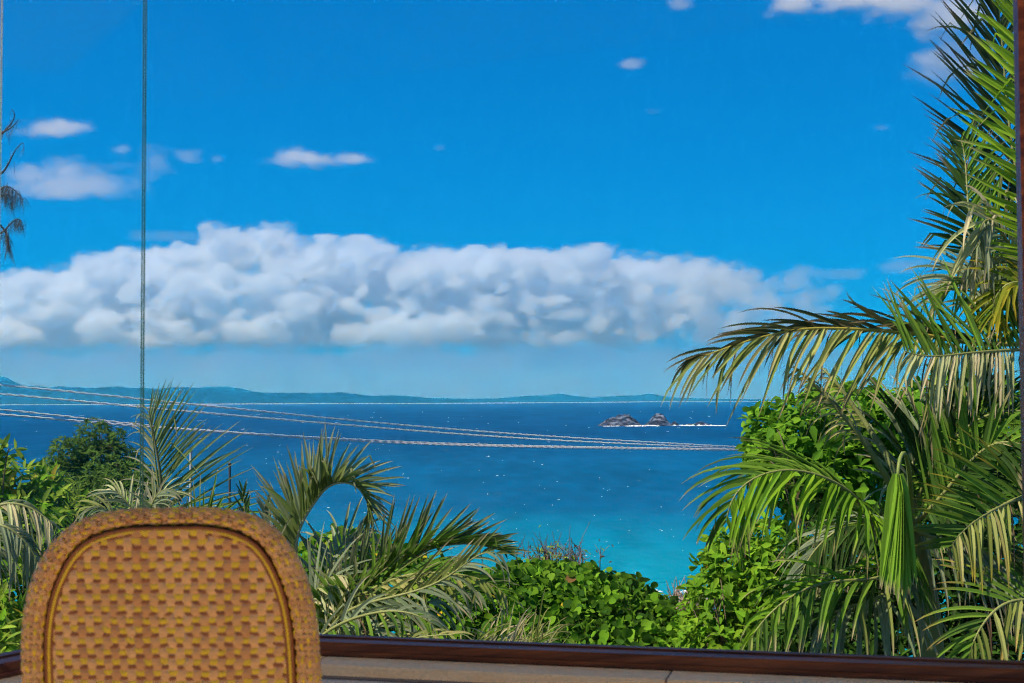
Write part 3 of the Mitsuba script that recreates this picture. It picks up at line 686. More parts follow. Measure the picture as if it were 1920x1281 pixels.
def frond(palm, pts, L, N=(0, -.8, .6), n=34, a=(65, 28), e=(15, 15), droop=(.25, .25), w=.035, pal=GREEN, pal2=None, tip=.8, tipcol=TAN, r=.014, sides=(1, 1),
          s0=.06, s1=1.0, lprof=None, rcol=(.20, .23, .07), jit=.12, kink=.0, twist=.0, parts=True, label=None, curl=0.0, segs=7, col0=None, a2=None, L2=1.0, dead=.03):
    """A feather leaf along the pixel-and-depth points pts, from its base to its tip, with n leaflets a side."""
    n = int(n * KN); L = L * KL; w = w * KW
    ctl = np.array([P(*q) for q in pts]); m = 160; R3 = spline(ctl, m); tl = np.linspace(0, 1, m)
    seg = np.concatenate([[0], np.cumsum(np.linalg.norm(np.diff(R3, axis=0), axis=1))]); seg /= seg[-1]
    tv, tf = tube(R3[::5], np.linspace(r, r * .22, len(R3[::5])), 6)
    fk = key_of(palm + '__frond'); scene[fk] = mikit.ply((tv, tf), 'stem_mat', True, color=np.tile(np.array(rcol), (len(tv), 1)) * (1 + .2 * meshkit.noise(tv * 40)[:, None] - .1))
    if label: tag(fk, label)
    N = nrm(np.array(N, float)); rest = []
    for si, sg in enumerate((-1, 1)):
        if not sides[si]: continue
        for i in range(n):
            s = s0 + (s1 - s0) * (i + .5 * R.random()) / n
            p = np.array([np.interp(s, seg, R3[:, k]) for k in range(3)]); q = np.array([np.interp(min(s + .02, 1), seg, R3[:, k]) - np.interp(max(s - .02, 0), seg, R3[:, k]) for k in range(3)])
            t = nrm(q); nl = nrm(N - t * (N @ t)); S = np.cross(t, nl) * sg
            aa = a2 if (a2 and si == 1) else a; an = math.radians(aa[0] + (aa[1] - aa[0]) * s + R.normal() * 5); ee = math.radians(e[si] + R.normal() * 6)
            out = S * math.cos(ee) + nl * math.sin(ee)
            d = nrm(t * math.cos(an) + out * math.sin(an) + R.normal(size=3) * jit * .5)
            fn = nrm(nl * math.cos(ee) - S * math.sin(ee) + R.normal(size=3) * jit)
            lp = np.interp(s, *(lprof or ([0, .12, .45, .8, 1], [.55, .85, 1.0, .72, .38])))
            if R.random() < .05: continue
            LL = L * lp * R.uniform(.74, 1.14) * (L2 if si == 1 else 1)
            dr = droop[si] * R.uniform(.6, 1.4)
            snap = R.uniform(.3, .85) if R.random() < kink * .6 + .07 else 9.0
            if kink and R.random() < kink: dr += R.uniform(.5, 1.6)
            pl = pal2 if (pal2 and si == 1) else pal
            tipk = tip + R.uniform(-.25, .12); tc = np.array(tipcol) * R.uniform(.7, 1.3)
            if R.random() < dead: v, f, c = leaflet(p, d, fn, LL * .8, w * .35, R.uniform(1.5, 3.5), np.array([.16, .11, .07]) * R.uniform(.6, 1.6), .7, TAN, segs, R.normal(), 0, .3)
            else: v, f, c = leaflet(p, d, fn, LL, w * R.uniform(.75, 1.2) * min(1, .55 + lp * .5), dr, pick(pl), tipk, tc, segs, twist * R.normal(), curl * R.normal(), .22 + .25 * R.random(), col0, snap)
            if parts and spent.get(palm, 0) < PARTS_MAX:
                spent[palm] = spent.get(palm, 0) + 1
                k = key_of(fk + '__leaflet'); scene[k] = mikit.ply((v, f), 'leaf_mat', True, color=c)
            else: rest.append((v, f, c))
    if rest:
        v, f = join([x[:2] for x in rest]); k = key_of(fk + '__leaflets'); scene[k] = mikit.ply((v, f), 'leaf_mat', True, color=np.vstack([x[2] for x in rest])); labels[k] = {'kind': 'stuff'}
    return fk


def stalk(parent, name, pts, r0, r1, col, sides=8, label=None):
    """A trunk, stem or stalk through pixel-and-depth points (or world points of three large numbers)."""
    c = spline([P(*q) for q in pts], 24); v, f = tube(c, np.linspace(r0, r1, 24), sides)
    g = 1 + .5 * (meshkit.fbm(v * [9, 9, 30], 3) - .5)
    k = key_of(parent + '__' + name); scene[k] = mikit.ply((v, f), 'stem_mat', True, color=np.array(col)[None] * g[:, None]); tag(k, label); return k


# ------------------------------------------------------------------ shrubs: leaves scattered through lumps
def blade(kind, L, w):
    """A leaf lying along +x with its face up: vertices, faces."""
    if kind == 'round':
        a = np.linspace(-np.pi, np.pi, 9)[:-1]; rim = np.stack([.52 + .5 * np.cos(a), .5 * np.sin(a), .20 * np.abs(np.sin(a)) ** 2 + .12 * np.cos(a) ** 2 * np.sign(np.cos(a))], 1)
        v = np.vstack([rim, [[.5, 0, -.03]]]); k = np.arange(8); f = np.stack([k, (k + 1) % 8, k * 0 + 8], 1)
    else:
        s = {'obovate': [(0, .04), (.35, .28), (.72, .5), (.95, .28), (1.02, .0)], 'lance': [(0, .05), (.28, .42), (.6, .42), (.85, .2), (1.0, .0)], 'needle': [(0, .3), (.5, .5), (1, .0)]}[kind]
        s = np.array(s); n = len(s); b = -.16 * s[:, 0] ** 2
        v = np.vstack([np.stack([s[:, 0], s[:, 1], b + .3 * s[:, 1] * .6], 1), np.stack([s[:, 0], -s[:, 1], b + .3 * s[:, 1] * .6], 1), np.stack([s[:, 0], s[:, 1] * 0, b], 1)])
        k = np.arange(n - 1); q = np.vstack([np.stack([2 * n + k, 2 * n + k + 1, k + 1, k], 1), np.stack([n + k, n + k + 1, 2 * n + k + 1, 2 * n + k], 1)])
        f = np.vstack([q[:, [0, 1, 2]], q[:, [0, 2, 3]]])
    return v * [L, w, L * .8], f


def shrub(name, label, cat, lumps, count, kind, L, w, pal, odd=None, oddp=.0, up=.45, rosette=1, parts=280, stems=6, stemcol=(.10, .085, .05), base=None, group=None, var=.25, shell=.55, leafpart='leaf', jit=.4):
    """lumps: (px, py, depth, rx, ry px, rdepth metres). Leaves sit in the outer part of every lump, in rosettes, facing out and up."""
    th = thing(name, label, cat, group)
    lumps = [np.array(l, float) for l in lumps]
    wts = np.array([l[3] * l[4] for l in lumps]); wts /= wts.sum()
    tv, tf = blade(kind, L, w); TV, C0, X0 = [], [], []
    total = 0; pts = []; nrs = []
    for l, n in zip(lumps, R.multinomial(count // rosette, wts)):
        u = nrm(R.normal(size=(n, 3))); rr = (shell + (1 - shell) * R.random(n) ** .6)
        rr = rr * (1 + .30 * (meshkit.fbm(u * 2.3 + l[0] * .01, 3) - .5) * 2)
        c = P(l[0], l[1], l[2]); sx, sz = l[3] * l[2] / FPX, l[4] * l[2] / FPX
        q = u * rr[:, None]
        pts.append(c + q * [sx, l[5], sz]); nrs.append(nrm(u / [sx, l[5], sz]) )
    pts, nrs = np.vstack(pts), np.vstack(nrs)
    keep = pts[:, 2] > hz(pts[:, 0], pts[:, 1]) - .05; pts, nrs = pts[keep], nrs[keep]
    out = nrm(nrs * .9 + np.array([0, 0, up]) + R.normal(size=pts.shape) * jit)
    pts = np.repeat(pts, rosette, axis=0); axis = np.repeat(out, rosette, axis=0); N_ = len(pts)
    tang = nrm(np.cross(axis, R.normal(size=(N_, 3))))
    lift = R.uniform(.15, .9, N_)[:, None]
    ex = nrm(tang + axis * lift); ez = nrm(axis - ex * (axis * ex).sum(1, keepdims=True) + R.normal(size=(N_, 3)) * .22); ez = nrm(ez - ex * (ez * ex).sum(1, keepdims=True)); ey = np.cross(ez, ex)
    sc = R.uniform(1 - var, 1 + var, N_)[:, None]
    M = np.stack([ex, ey, ez], 2)
    VV = np.einsum('nij,kj->nki', M, tv) * sc[:, None] + pts[:, None]
    col = np.array(pal)[R.integers(len(pal), size=N_)] * R.uniform(.75, 1.25, (N_, 1))
    if odd is not None:
        m = R.random(N_) < oddp; col[m] = np.array(odd)[R.integers(len(odd), size=m.sum())]
    # nearest, camera-facing leaves as parts of their own
    d = pts - EYE; face = -(nrs.repeat(rosette, axis=0) * nrm(d)).sum(1); score = face - .12 * np.linalg.norm(d, axis=1) + R.random(N_) * .6
    order = np.argsort(-score); nk = min(parts, N_)
    for i in order[:nk]:
        k = key_of(f'{th}__{leafpart}'); scene[k] = mikit.ply((VV[i], tf), 'leaf_mat', True, color=np.tile(col[i], (len(tv), 1)))
    ro = order[nk:]
    if len(ro):
        v = VV[ro].reshape(-1, 3); f = (tf[None] + (np.arange(len(ro)) * len(tv))[:, None, None]).reshape(-1, 3)
        k = key_of(th + '__foliage'); scene[k] = mikit.ply((v, f), 'leaf_mat', True, color=np.repeat(col[ro], len(tv), axis=0)); labels[k] = {'kind': 'stuff'}
    if stems:
        big = lumps[int(np.argmax(wts))]; b0 = P(*(base or (big[0], big[1] + big[4] * .9, big[2]))); b0[2] = hz(b0[0], b0[1]) - .1
        tubes = []
        for i in range(stems):
            l = lumps[i % len(lumps)]; c = P(l[0] + R.normal() * l[3] * .3, l[1] - l[4] * .35, l[2] + R.normal() * .2)
            mid = (b0 + c) / 2 + R.normal(size=3) * .12; r = .004 + .010 * L * 10
            tubes.append(tube(spline([b0, mid, c], 14), np.linspace(r * 1.5, r * .35, 14), 6))
            for _ in range(5):
                u = nrm(R.normal(size=3)); e = P(l[0], l[1], l[2]) + u * [l[3] * l[2] / FPX * .85, l[5] * .85, l[4] * l[2] / FPX * .85]
                tubes.append(tube(spline([(mid + c) / 2, (c + e) / 2 + R.normal(size=3) * .05, e], 8), np.linspace(r * .5, r * .2, 8), 5))
        v, f = join(tubes); k = key_of(th + '__branches'); scene[k] = mikit.ply((v, f), 'stem_mat', True, color=np.tile(np.array(stemcol), (len(v), 1)) * (.7 + .6 * meshkit.noise(v * 14)[:, None]))
    return th


# ---- right-hand palms
pa = thing('feather_palm', 'tall feather palm at the right edge with one long frond reaching left over the sea', 'palm tree')
stalk(pa, 'trunk', [(2010, 1500, 8.0), (2000, 1100, 7.9), (1985, 700, 7.8)], .10, .075, (.20, .19, .13))
CR = (1975, 640, 7.8)
frond(pa, [CR, (1800, 640, 7.5), (1705, 625, 7.3), (1560, 616, 7.1), (1485, 620, 7.0), (1385, 645, 6.9), (1292, 680, 6.9)], .64, N=(0, -.9, .45), n=50, a=(54, 28), a2=(29, 12), L2=.74, e=(12, 4), droop=(.26, .26), w=.030, dead=.13, curl=.6,
      pal=OLIVE, pal2=[(.075, .09, .03), (.10, .11, .04), (.06, .075, .025), (.14, .13, .06)], tip=.74, tipcol=(.30, .22, .14), rcol=(.36, .32, .05), kink=.10, r=.016, s0=.16, label='long olive frond bleached at its leaflet tips')
frond(pa, [(1985, 640, 7.5), (1920, 655, 7.2), (1820, 662, 7.0), (1740, 668, 6.9), (1690, 655, 6.85)], .34, N=(0, -.75, .65), n=38, a=(78, 48), a2=(102, 66), dead=.08, e=(-28, 24), droop=(.55, .03), w=.034, pal=PALE, pal2=GREEN, L2=1.5, sides=(1, 1), tip=.84, kink=.12, s0=.1, lprof=([0, .5, .85, 1], [.9, 1, .8, .6]))
frond(pa, [(1960, 560, 7.9), (1925, 420, 7.9), (1895, 260, 7.95), (1880, 100, 8.0), (1862, -60, 8.0)], .66, N=(.1, -.97, .2), n=70, a=(52, 30), e=(5, 5), droop=(.08, .14), w=.027, dead=.05, pal=[(.050, .085, .030), (.065, .105, .04), (.04, .07, .03)], tip=.78, tipcol=(.24, .17, .13), kink=.05, s0=.04, label='dark upright frond rising along the window jamb')
frond(pa, [(1990, 560, 7.3), (1960, 420, 7.2), (1935, 250, 7.2), (1918, 100, 7.2), (1908, 10, 7.2)], .44, N=(-.25, -.9, .35), n=36, a=(56, 40), e=(10, 8), droop=(.04, .04), w=.040, pal=[(.25, .43, .03), (.30, .48, .04), (.20, .37, .03)], tip=.96, s0=.05, label='bright yellow green young frond at the right edge')
frond(pa, [(1950, 600, 7.6), (1915, 500, 7.4), (1872, 430, 7.3), (1846, 415, 7.2), (1832, 460, 7.2), (1830, 560, 7.2)], .40, N=(-.2, -.9, .4), n=26, a=(50, 25), e=(0, 0), droop=(.75, .75), w=.034, pal=GREY, pal2=PALE, tip=.8, kink=.3, s0=.2, label='bent frond hanging with pale split leaflets')
frond(pa, [(1950, 620, 7.7), (1890, 520, 7.6), (1830, 440, 7.6), (1812, 340, 7.7), (1800, 260, 7.8)], .42, N=(-.1, -.9, .4), n=44, a=(50, 28), e=(8, 4), droop=(.10, .12), w=.028, pal=DARK, pal2=GREEN, tip=.76, tipcol=(.26, .2, .15), kink=.10, s0=.12)
frond(pa, [(1960, 640, 7.5), (1900, 590, 7.4), (1850, 530, 7.4), (1800, 520, 7.4), (1745, 560, 7.4)], .44, N=(0, -.8, .6), n=30, a=(55, 30), e=(15, 5), droop=(.2, .5), w=.032, pal=GREEN, pal2=GREY, tip=.76, kink=.15, s0=.15)
frond(pa, [(1980, 600, 7.4), (1945, 560, 7.2), (1905, 530, 7.1), (1880, 540, 7.1), (1862, 600, 7.1)], .34, N=(0, -.8, .6), n=22, a=(60, 35), e=(20, 0), droop=(.2, .5), w=.032, pal=[(.22, .26, .03), (.12, .2, .02)], tip=.6, tipcol=YEL, kink=.2, s0=.2)

pb_ = thing('feather_palm', 'lower right feather palm with an arching bright frond and a folded hanging leaf', 'palm tree')
B0 = (1700, 985, 7.3)
stalk(pb_, 'trunk', [(1748, 1560, 7.4), (1748, 1250, 7.35), (1735, 1100, 7.32), B0], .085, .050, (.16, .20, .06), label='smooth green palm stem in the shade')
frond(pb_, [B0, (1640, 975, 7.0), (1600, 930, 6.8), (1550, 898, 6.7), (1475, 882, 6.6), (1415, 897, 6.55), (1378, 930, 6.5), (1362, 985, 6.5)], .52, N=(-.05, -.55, .83), n=44, a=(58, 34), e=(-14, -6), droop=(.55, .50), w=.036, pal=BRIGHT, pal2=GREEN, tip=.84, tipcol=(.30, .22, .13), s0=.08, r=.015, label='bright frond arching left over the sea')
for pts, dd in (([B0, (1665, 900, 7.1), (1590, 790, 7.0), (1510, 705, 7.0), (1488, 690, 7.0)], 1.3), ([B0, (1680, 890, 7.2), (1620, 790, 7.3), (1565, 715, 7.35), (1540, 690, 7.4)], 1.3)):
    frond(pb_, pts, .26, N=(.3, -.8, .5), n=13, a=(40, 24), e=(-10, -10), droop=(dd, dd), w=.022, pal=OLIVE, pal2=GREY, tip=.55, tipcol=(.24, .18, .12), s0=.55, r=.026, rcol=(.17, .21, .07), kink=.2, label='thick bare leaf stalk leaning left')
fk = key_of(pb_ + '__frond'); c_ = spline([P(*q) for q in (B0, (1706, 900, 6.7), (1694, 850, 6.4), (1686, 868, 6.3), (1684, 905, 6.28))], 40); tv, tf = tube(c_, np.linspace(.016, .008, 40), 6)
scene[fk] = mikit.ply((tv, tf), 'stem_mat', True, color=np.tile(np.array([.16, .22, .05]), (len(tv), 1))); tag(fk, 'folded young leaf hanging straight down')
for i in range(17):                                   # pleats hanging side by side, the left half turned to the left, the right half turned away
    t_ = (i - 8) / 8; b_ = c_[-1 - int(3 * R.random())] + RIGHT * .012 * t_
    v, f, c = leaflet(b_, np.array([.135 * t_ - .015 + R.normal() * .012, -.03 + .05 * abs(t_), -1]), np.array([-.55 if t_ < .25 else .85, -.8, .12]) + R.normal(size=3) * .10, R.uniform(.50, .60) * (1 - .12 * abs(t_)), .044, .05, pick([(.20, .40, .04), (.24, .44, .05)]), .93, TAN, 8, fold=.35)
    k = key_of(fk + '__leaflet'); scene[k] = mikit.ply((v, f), 'leaf_mat', True, color=c)
frond(pb_, [B0, (1760, 860, 7.2), (1830, 790, 7.1), (1900, 770, 7.1), (1990, 800, 7.0)], .55, N=(0, -.7, .7), n=36, a=(55, 30), e=(15, 5), droop=(.3, .4), w=.032, pal=DARK, pal2=GREEN, tip=.85, s0=.1)
frond(pb_, [B0, (1720, 850, 7.3), (1775, 780, 7.4), (1840, 745, 7.4), (1920, 750, 7.4)], .40, N=(.1, -.7, .7), n=32, a=(52, 30), e=(10, 0), droop=(.4, .5), w=.030, pal=GREY, pal2=GREEN, tip=.78, s0=.12, kink=.1)
frond(pb_, [(2010, 925, 7.0), (1920, 931, 6.7), (1856, 960, 6.5), (1813, 989, 6.4), (1780, 1030, 6.35)], .46, N=(-.1, -.75, .65), n=26, a=(58, 40), e=(-20, 25), droop=(.55, .08), w=.036, pal=OLIVE, pal2=GREEN, tip=.68, tipcol=(.42, .33, .05), s0=.1, label='frond with yellowing leaflet tips at the right edge')
frond(pb_, [B0, (1690, 1060, 6.9), (1640, 1085, 6.7), (1570, 1090, 6.6), (1500, 1110, 6.5), (1440, 1155, 6.45), (1405, 1205, 6.45)], .40, N=(0, -.6, .8), n=28, a=(58, 35), e=(-18, -10), droop=(.7, .5), w=.034, pal=GREEN + OLIVE[:1], pal2=BRIGHT, tip=.78, s0=.12, kink=.4, jit=.3)
frond(pb_, [B0, (1660, 1110, 6.9), (1620, 1130, 6.75), (1560, 1150, 6.7), (1520, 1210, 6.7)], .42, N=(0, -.6, .8), n=22, a=(58, 35), e=(-15, 10), droop=(.8, .4), w=.034, pal=GREY, pal2=DARK, tip=.85, s0=.15, kink=.4, jit=.3)
frond(pb_, [(2020, 1160, 6.6), (1950, 1130, 6.4), (1890, 1130, 6.3), (1840, 1175, 6.2), (1815, 1240, 6.2)], .38, N=(0, -.7, .7), n=18, a=(55, 35), e=(-5, 10), droop=(.6, .3), w=.034, pal=OLIVE, pal2=GREEN, tip=.75, tipcol=(.44, .30, .10), s0=.1)
frond(pb_, [B0, (1790, 900, 7.0), (1850, 840, 6.9), (1900, 830, 6.8), (1960, 870, 6.8)], .46, N=(0, -.7, .7), n=28, a=(60, 35), e=(25, 0), droop=(.15, .5), w=.034, pal=GREEN, pal2=DARK, tip=.82, s0=.2, kink=.1)
frond(pb_, [B0, (1760, 1010, 7.2), (1840, 1030, 7.2), (1920, 1100, 7.1)], .46, N=(0, -.6, .8), n=28, a=(58, 35), e=(5, -10), droop=(.5, .7), w=.032, pal=DARK, pal2=GREY, tip=.85, s0=.15)
frond(pb_, [(1700, 1000, 7.6), (1650, 980, 7.6), (1590, 985, 7.6), (1530, 1030, 7.6), (1500, 1090, 7.6)], .4, N=(0, -.5, .85), n=30, a=(58, 35), e=(-10, -10), droop=(.7, .7), w=.030, pal=DARK, pal2=GREY, tip=.8, s0=.1, parts=False)

# ---- palm behind the chair, centre left
pc = thing('feather_palm', 'grey green feather palm just right of the chair, one frond curling over the water', 'palm tree')
C0_ = (585, 1260, 8.2)
stalk(pc, 'trunk', [(575, 1600, 8.3), (578, 1400, 8.25), C0_], .075, .05, (.16, .17, .10))
frond(pc, [C0_, (556, 1080, 8.0), (564, 988, 7.9), (590, 943, 7.9), (616, 913, 7.85), (646, 905, 7.8), (669, 913, 7.8), (688, 939, 7.8), (699, 969, 7.8)], .40, N=(-.35, -.25, .9), n=52, a=(26, 48), e=(62, 55), droop=(.22, .26), w=.034, pal=[(.20, .26, .13), (.24, .30, .16)], pal2=[(.19, .27, .08), (.23, .30, .10), (.15, .22, .06)], tip=.82, tipcol=(.42, .38, .26), rcol=(.40, .42, .26), s0=.36, lprof=([0, .35, .55, .8, 1], [.8, .8, 1.0, .8, .45]), label='arched frond curling over at its tip', col0=None)
frond(pc, [C0_, (630, 1190, 7.7), (673, 1130, 7.5), (710, 1100, 7.45), (748, 1066, 7.4), (785, 1040, 7.35), (823, 1025, 7.3), (880, 1020, 7.3), (935, 1032, 7.3)], .50, N=(-.35, -.3, .9), n=70, a=(46, 26), e=(62, 50), droop=(.10, .16), w=.036, pal=[(.09, .15, .06), (.12, .18, .065), (.08, .13, .055)], pal2=GREEN, tip=.82, tipcol=(.36, .31, .2), rcol=(.25, .28, .15), s0=.2, lprof=([0, .2, .5, .8, 1], [1.1, 1.0, .95, .6, .3]), label='broad dark frond fanning up to the right')
frond(pc, [C0_, (620, 1180, 7.3), (670, 1138, 7.1), (770, 1111, 7.0), (845, 1078, 6.95), (900, 1040, 6.9), (940, 1040, 6.9)], .40, N=(0, -.75, .65), n=36, a=(42, 22), e=(8, -8), droop=(.15, .6), w=.028, pal=[(.13, .17, .05), (.10, .14, .04)], pal2=GREY, tip=.78, s0=.15, kink=.2, jit=.2)
frond(pc, [C0_, (660, 1130, 7.4), (760, 1080, 7.2), (840, 1075, 7.1), (910, 1090, 7.1), (950, 1120, 7.1)], .34, N=(0, -.7, .7), n=30, a=(50, 30), e=(5, -5), droop=(.3, .6), w=.030, pal=GREEN, pal2=OLIVE, tip=.8, s0=.3, kink=.1)
frond(pc, [C0_, (640, 1170, 7.0), (700, 1150, 6.9), (770, 1150, 6.8), (830, 1190, 6.8)], .34, N=(0, -.7, .7), n=24, a=(58, 30), e=(0, -10), droop=(.5, .8), w=.032, pal=GREY, pal2=GREEN, tip=.85, s0=.1, kink=.4, jit=.35)
frond(pc, [C0_, (600, 1130, 7.8), (620, 1060, 7.9), (650, 1010, 8.0), (690, 990, 8.0)], .42, N=(-.2, -.6, .75), n=30, a=(55, 35), e=(25, 10), droop=(.35, .5), w=.034, pal=GREY, pal2=GREY, tip=.85, s0=.1, kink=.15)
frond(pc, [C0_, (580, 1150, 7.6), (600, 1100, 7.5), (640, 1080, 7.4), (680, 1110, 7.4)], .40, N=(-.1, -.7, .7), n=26, a=(55, 35), e=(10, 5), droop=(.3, .5), w=.032, pal=GREY, pal2=PALE, tip=.88, s0=.1, kink=.1)
frond(pc, [C0_, (530, 1080, 8.1), (505, 990, 8.1), (497, 945, 8.1)], .26, N=(0, -.7, .7), n=12, a=(40, 22), e=(20, 20), droop=(.05, .05), w=.036, pal=GREY, tip=.9, s0=.5)
frond(pc, [C0_, (660, 1230, 7.0), (760, 1200, 6.8), (860, 1190, 6.7)], .30, N=(0, -.6, .8), n=20, a=(55, 30), e=(0, -5), droop=(.4, .6), w=.03, pal=OLIVE, tip=.75, s0=.15, kink=.2)
frond(pc, [C0_, (700, 1180, 7.9), (800, 1130, 8.0), (900, 1110, 8.0)], .34, N=(0, -.6, .8), n=26, a=(55, 30), e=(0, -5), droop=(.5, .7), w=.028, pal=DARK, pal2=GREY, tip=.85, s0=.15, parts=False)

# ---- slender palm behind the chair, left of it
pd = thing('feather_palm', 'slim feather palm behind the chair whose upright frond fans its leaflets across the wires', 'palm tree')
D0 = (318, 1150, 9.0)
stalk(pd, 'trunk', [(322, 1600, 9.1), (320, 1350, 9.05), D0], .075, .05, (.17, .17, .11))
frond(pd, [D0, (312, 1000, 9.0), (303, 907, 9.0), (297, 863, 9.0), (288, 813, 9.0), (280, 770, 9.0)], .62, N=(-.1, -.98, .15), n=32, a=(98, 22), e=(4, 4), droop=(.12, .16), w=.022, pal=[(.10, .13, .05), (.08, .11, .045)], pal2=[(.18, .26, .09), (.22, .28, .10), (.14, .21, .07)], sides=(0, 1), tip=.84, tipcol=(.30, .26, .17), rcol=(.11, .13, .06), s0=.42, r=.02, lprof=([0, .3, .55, .8, 1], [.8, 1.05, 1.0, .72, .32]), jit=.06, label='upright frond with long spaced leaflets reaching right')
frond(pd, [D0, (310, 1000, 8.9), (296, 900, 8.9), (284, 800, 8.9), (277, 765, 8.9)], .30, N=(-.1, -.98, .15), n=16, a=(40, 14), e=(4, 4), droop=(.9, .2), w=.022, pal=PALE, pal2=GREY, sides=(1, 0), tip=.8, s0=.45, r=.012, kink=.3)
frond(pd, [D0, (290, 1010, 8.8), (250, 960, 8.7), (222, 925, 8.7), (190, 925, 8.7)], .30, N=(0, -.7, .7), n=28, a=(55, 32), e=(15, 0), droop=(.3, .5), w=.028, pal=GREY, pal2=PALE, tip=.8, s0=.2, kink=.15)
frond(pd, [D0, (300, 1000, 8.7), (285, 950, 8.6), (305, 920, 8.6), (340, 930, 8.6)], .26, N=(0, -.7, .7), n=26, a=(55, 32), e=(15, 0), droop=(.4, .6), w=.028, pal=PALE, pal2=GREY, tip=.75, s0=.2, kink=.2)
frond(pd, [D0, (260, 1020, 8.7), (220, 975, 8.6), (180, 950, 8.5), (150, 970, 8.5)], .28, N=(0, -.7, .7), n=26, a=(55, 32), e=(10, -5), droop=(.4, .6), w=.028, pal=GREY, pal2=OLIVE, tip=.8, s0=.2, kink=.15)
frond(pd, [D0, (350, 1040, 8.8), (385, 980, 8.7), (420, 960, 8.7), (470, 990, 8.7)], .34, N=(0, -.7, .7), n=24, a=(55, 32), e=(20, 5), droop=(.15, .3), w=.024, pal=GREEN, pal2=OLIVE, tip=.8, s0=.2)
frond(pd, [(470, 1150, 8.6), (468, 1040, 8.6), (462, 975, 8.6), (455, 915, 8.6)], .18, N=(0, -.9, .4), n=10, a=(30, 18), e=(10, 10), droop=(.05, .05), w=.022, pal=DARK, tip=.9, s0=.4)

# ---- palm at the far left with hanging leaflets
pe = thing('feather_palm', 'drooping palm at the lower left edge with grey leaflets hanging in a curtain', 'palm tree')
E0 = (-60, 1010, 6.8)
stalk(pe, 'trunk', [(-70, 1600, 6.9), (-66, 1300, 6.85), E0], .08, .055, (.16, .17, .11))
frond(pe, [E0, (-40, 970, 6.9), (10, 945, 6.9), (60, 955, 6.9), (98, 985, 6.9)], .32, N=(0, -.5, .85), n=22, a=(62, 40), e=(-25, -20), droop=(1.3, 1.2), w=.024, jit=.3, pal=GREY, pal2=PALE, tip=.88, s0=.08)
frond(pe, [E0, (-40, 1000, 6.5), (0, 985, 6.4), (40, 1010, 6.4), (70, 1060, 6.4)], .34, N=(0, -.5, .85), n=22, a=(62, 40), e=(-25, -20), droop=(1.3, 1.2), w=.028, pal=GREY, pal2=GREY, tip=.88, s0=.08)

# ---- shrubs
LEAFG = [(0.102, 0.251, 0.020), (0.139, 0.325, 0.022), (0.078, 0.196, 0.022), (0.177, 0.373, 0.030), (0.112, 0.281, 0.026)]
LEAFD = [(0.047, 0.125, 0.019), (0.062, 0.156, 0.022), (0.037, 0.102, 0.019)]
LEAFY = [(0.274, 0.421, 0.054), (0.211, 0.348, 0.042), (0.337, 0.463, 0.084), (0.158, 0.264, 0.042)]
shrub('round_leaved_shrub', 'broad mound of round glossy green leaves in the middle with a few yellow leaves', 'shrub',
      [(960, 1150, 10.6, 110, 85, .8), (1050, 1130, 10.8, 120, 75, .9), (1130, 1165, 10.4, 110, 90, .9), (1210, 1195, 10.2, 90, 80, .8), (1000, 1230, 9.8, 150, 70, .8), (1150, 1260, 9.6, 150, 70, .8), (1290, 1260, 9.8, 90, 65, .7), (880, 1200, 10.2, 90, 90, .7), (1080, 1095, 11.2, 70, 32, .5), (985, 1090, 11.2, 60, 34, .5)],
      19000, 'round', .057, .059, LEAFG + LEAFD + [(.15, .30, .03)], odd=[(.55, .36, .02), (.50, .30, .03), (.62, .48, .05), (.20, .12, .05), (.14, .10, .05)], oddp=.008, up=.1, jit=.65, var=.45, shell=.35)
shrub('round_leaved_shrub', 'lower round leaved shrub showing between the palm fronds right of the chair', 'shrub',
      [(640, 1060, 10.8, 95, 62, .6), (720, 1100, 10.8, 100, 80, .7), (830, 1150, 10.6, 90, 90, .7), (620, 1180, 10.4, 110, 110, .7)], 5200, 'round', .066, .068, LEAFG[:3] + LEAFY[:1], odd=[(.5, .4, .03)], oddp=.008, up=.35, parts=120)
shrub('glossy_shrub', 'tall glossy shrub with spoon shaped leaves behind the right-hand palms, where the wires vanish', 'shrub',
      [(1490, 828, 10.5, 85, 78, .7), (1580, 790, 10.6, 95, 68, .8), (1660, 795, 10.7, 95, 75, .8), (1450, 860, 10.2, 55, 60, .5), (1540, 900, 10.3, 110, 80, .7), (1620, 930, 10.4, 120, 100, .7), (1760, 830, 11, 110, 120, .8), (1880, 850, 11, 110, 130, .8)],
      9000, 'obovate', .105, .048, LEAFG, up=.6, rosette=5, parts=220)
shrub('bright_shrub', 'bright green shrub left of the lower palm, beside the gap to the sea', 'shrub',
      [(1370, 1060, 9.6, 55, 55, .5), (1420, 1090, 9.6, 90, 80, .6), (1350, 1150, 9.4, 70, 80, .5), (1330, 1220, 9.2, 80, 70, .5), (1460, 1170, 9.4, 100, 100, .6), (1440, 1020, 9.9, 60, 50, .5)],
      6500, 'obovate', .085, .036, BRIGHT + LEAFG[:2], up=.5, rosette=4, parts=220, odd=[(.5, .42, .04)], oddp=.004)
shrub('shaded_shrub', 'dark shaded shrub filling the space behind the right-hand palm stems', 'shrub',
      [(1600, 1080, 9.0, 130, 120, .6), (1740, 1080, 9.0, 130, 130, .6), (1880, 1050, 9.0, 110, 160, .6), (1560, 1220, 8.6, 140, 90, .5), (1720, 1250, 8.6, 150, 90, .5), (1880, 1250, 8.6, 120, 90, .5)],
      6500, 'lance', .13, .034, LEAFD + [(.05, .09, .03)], up=.2, parts=60, rosette=3)
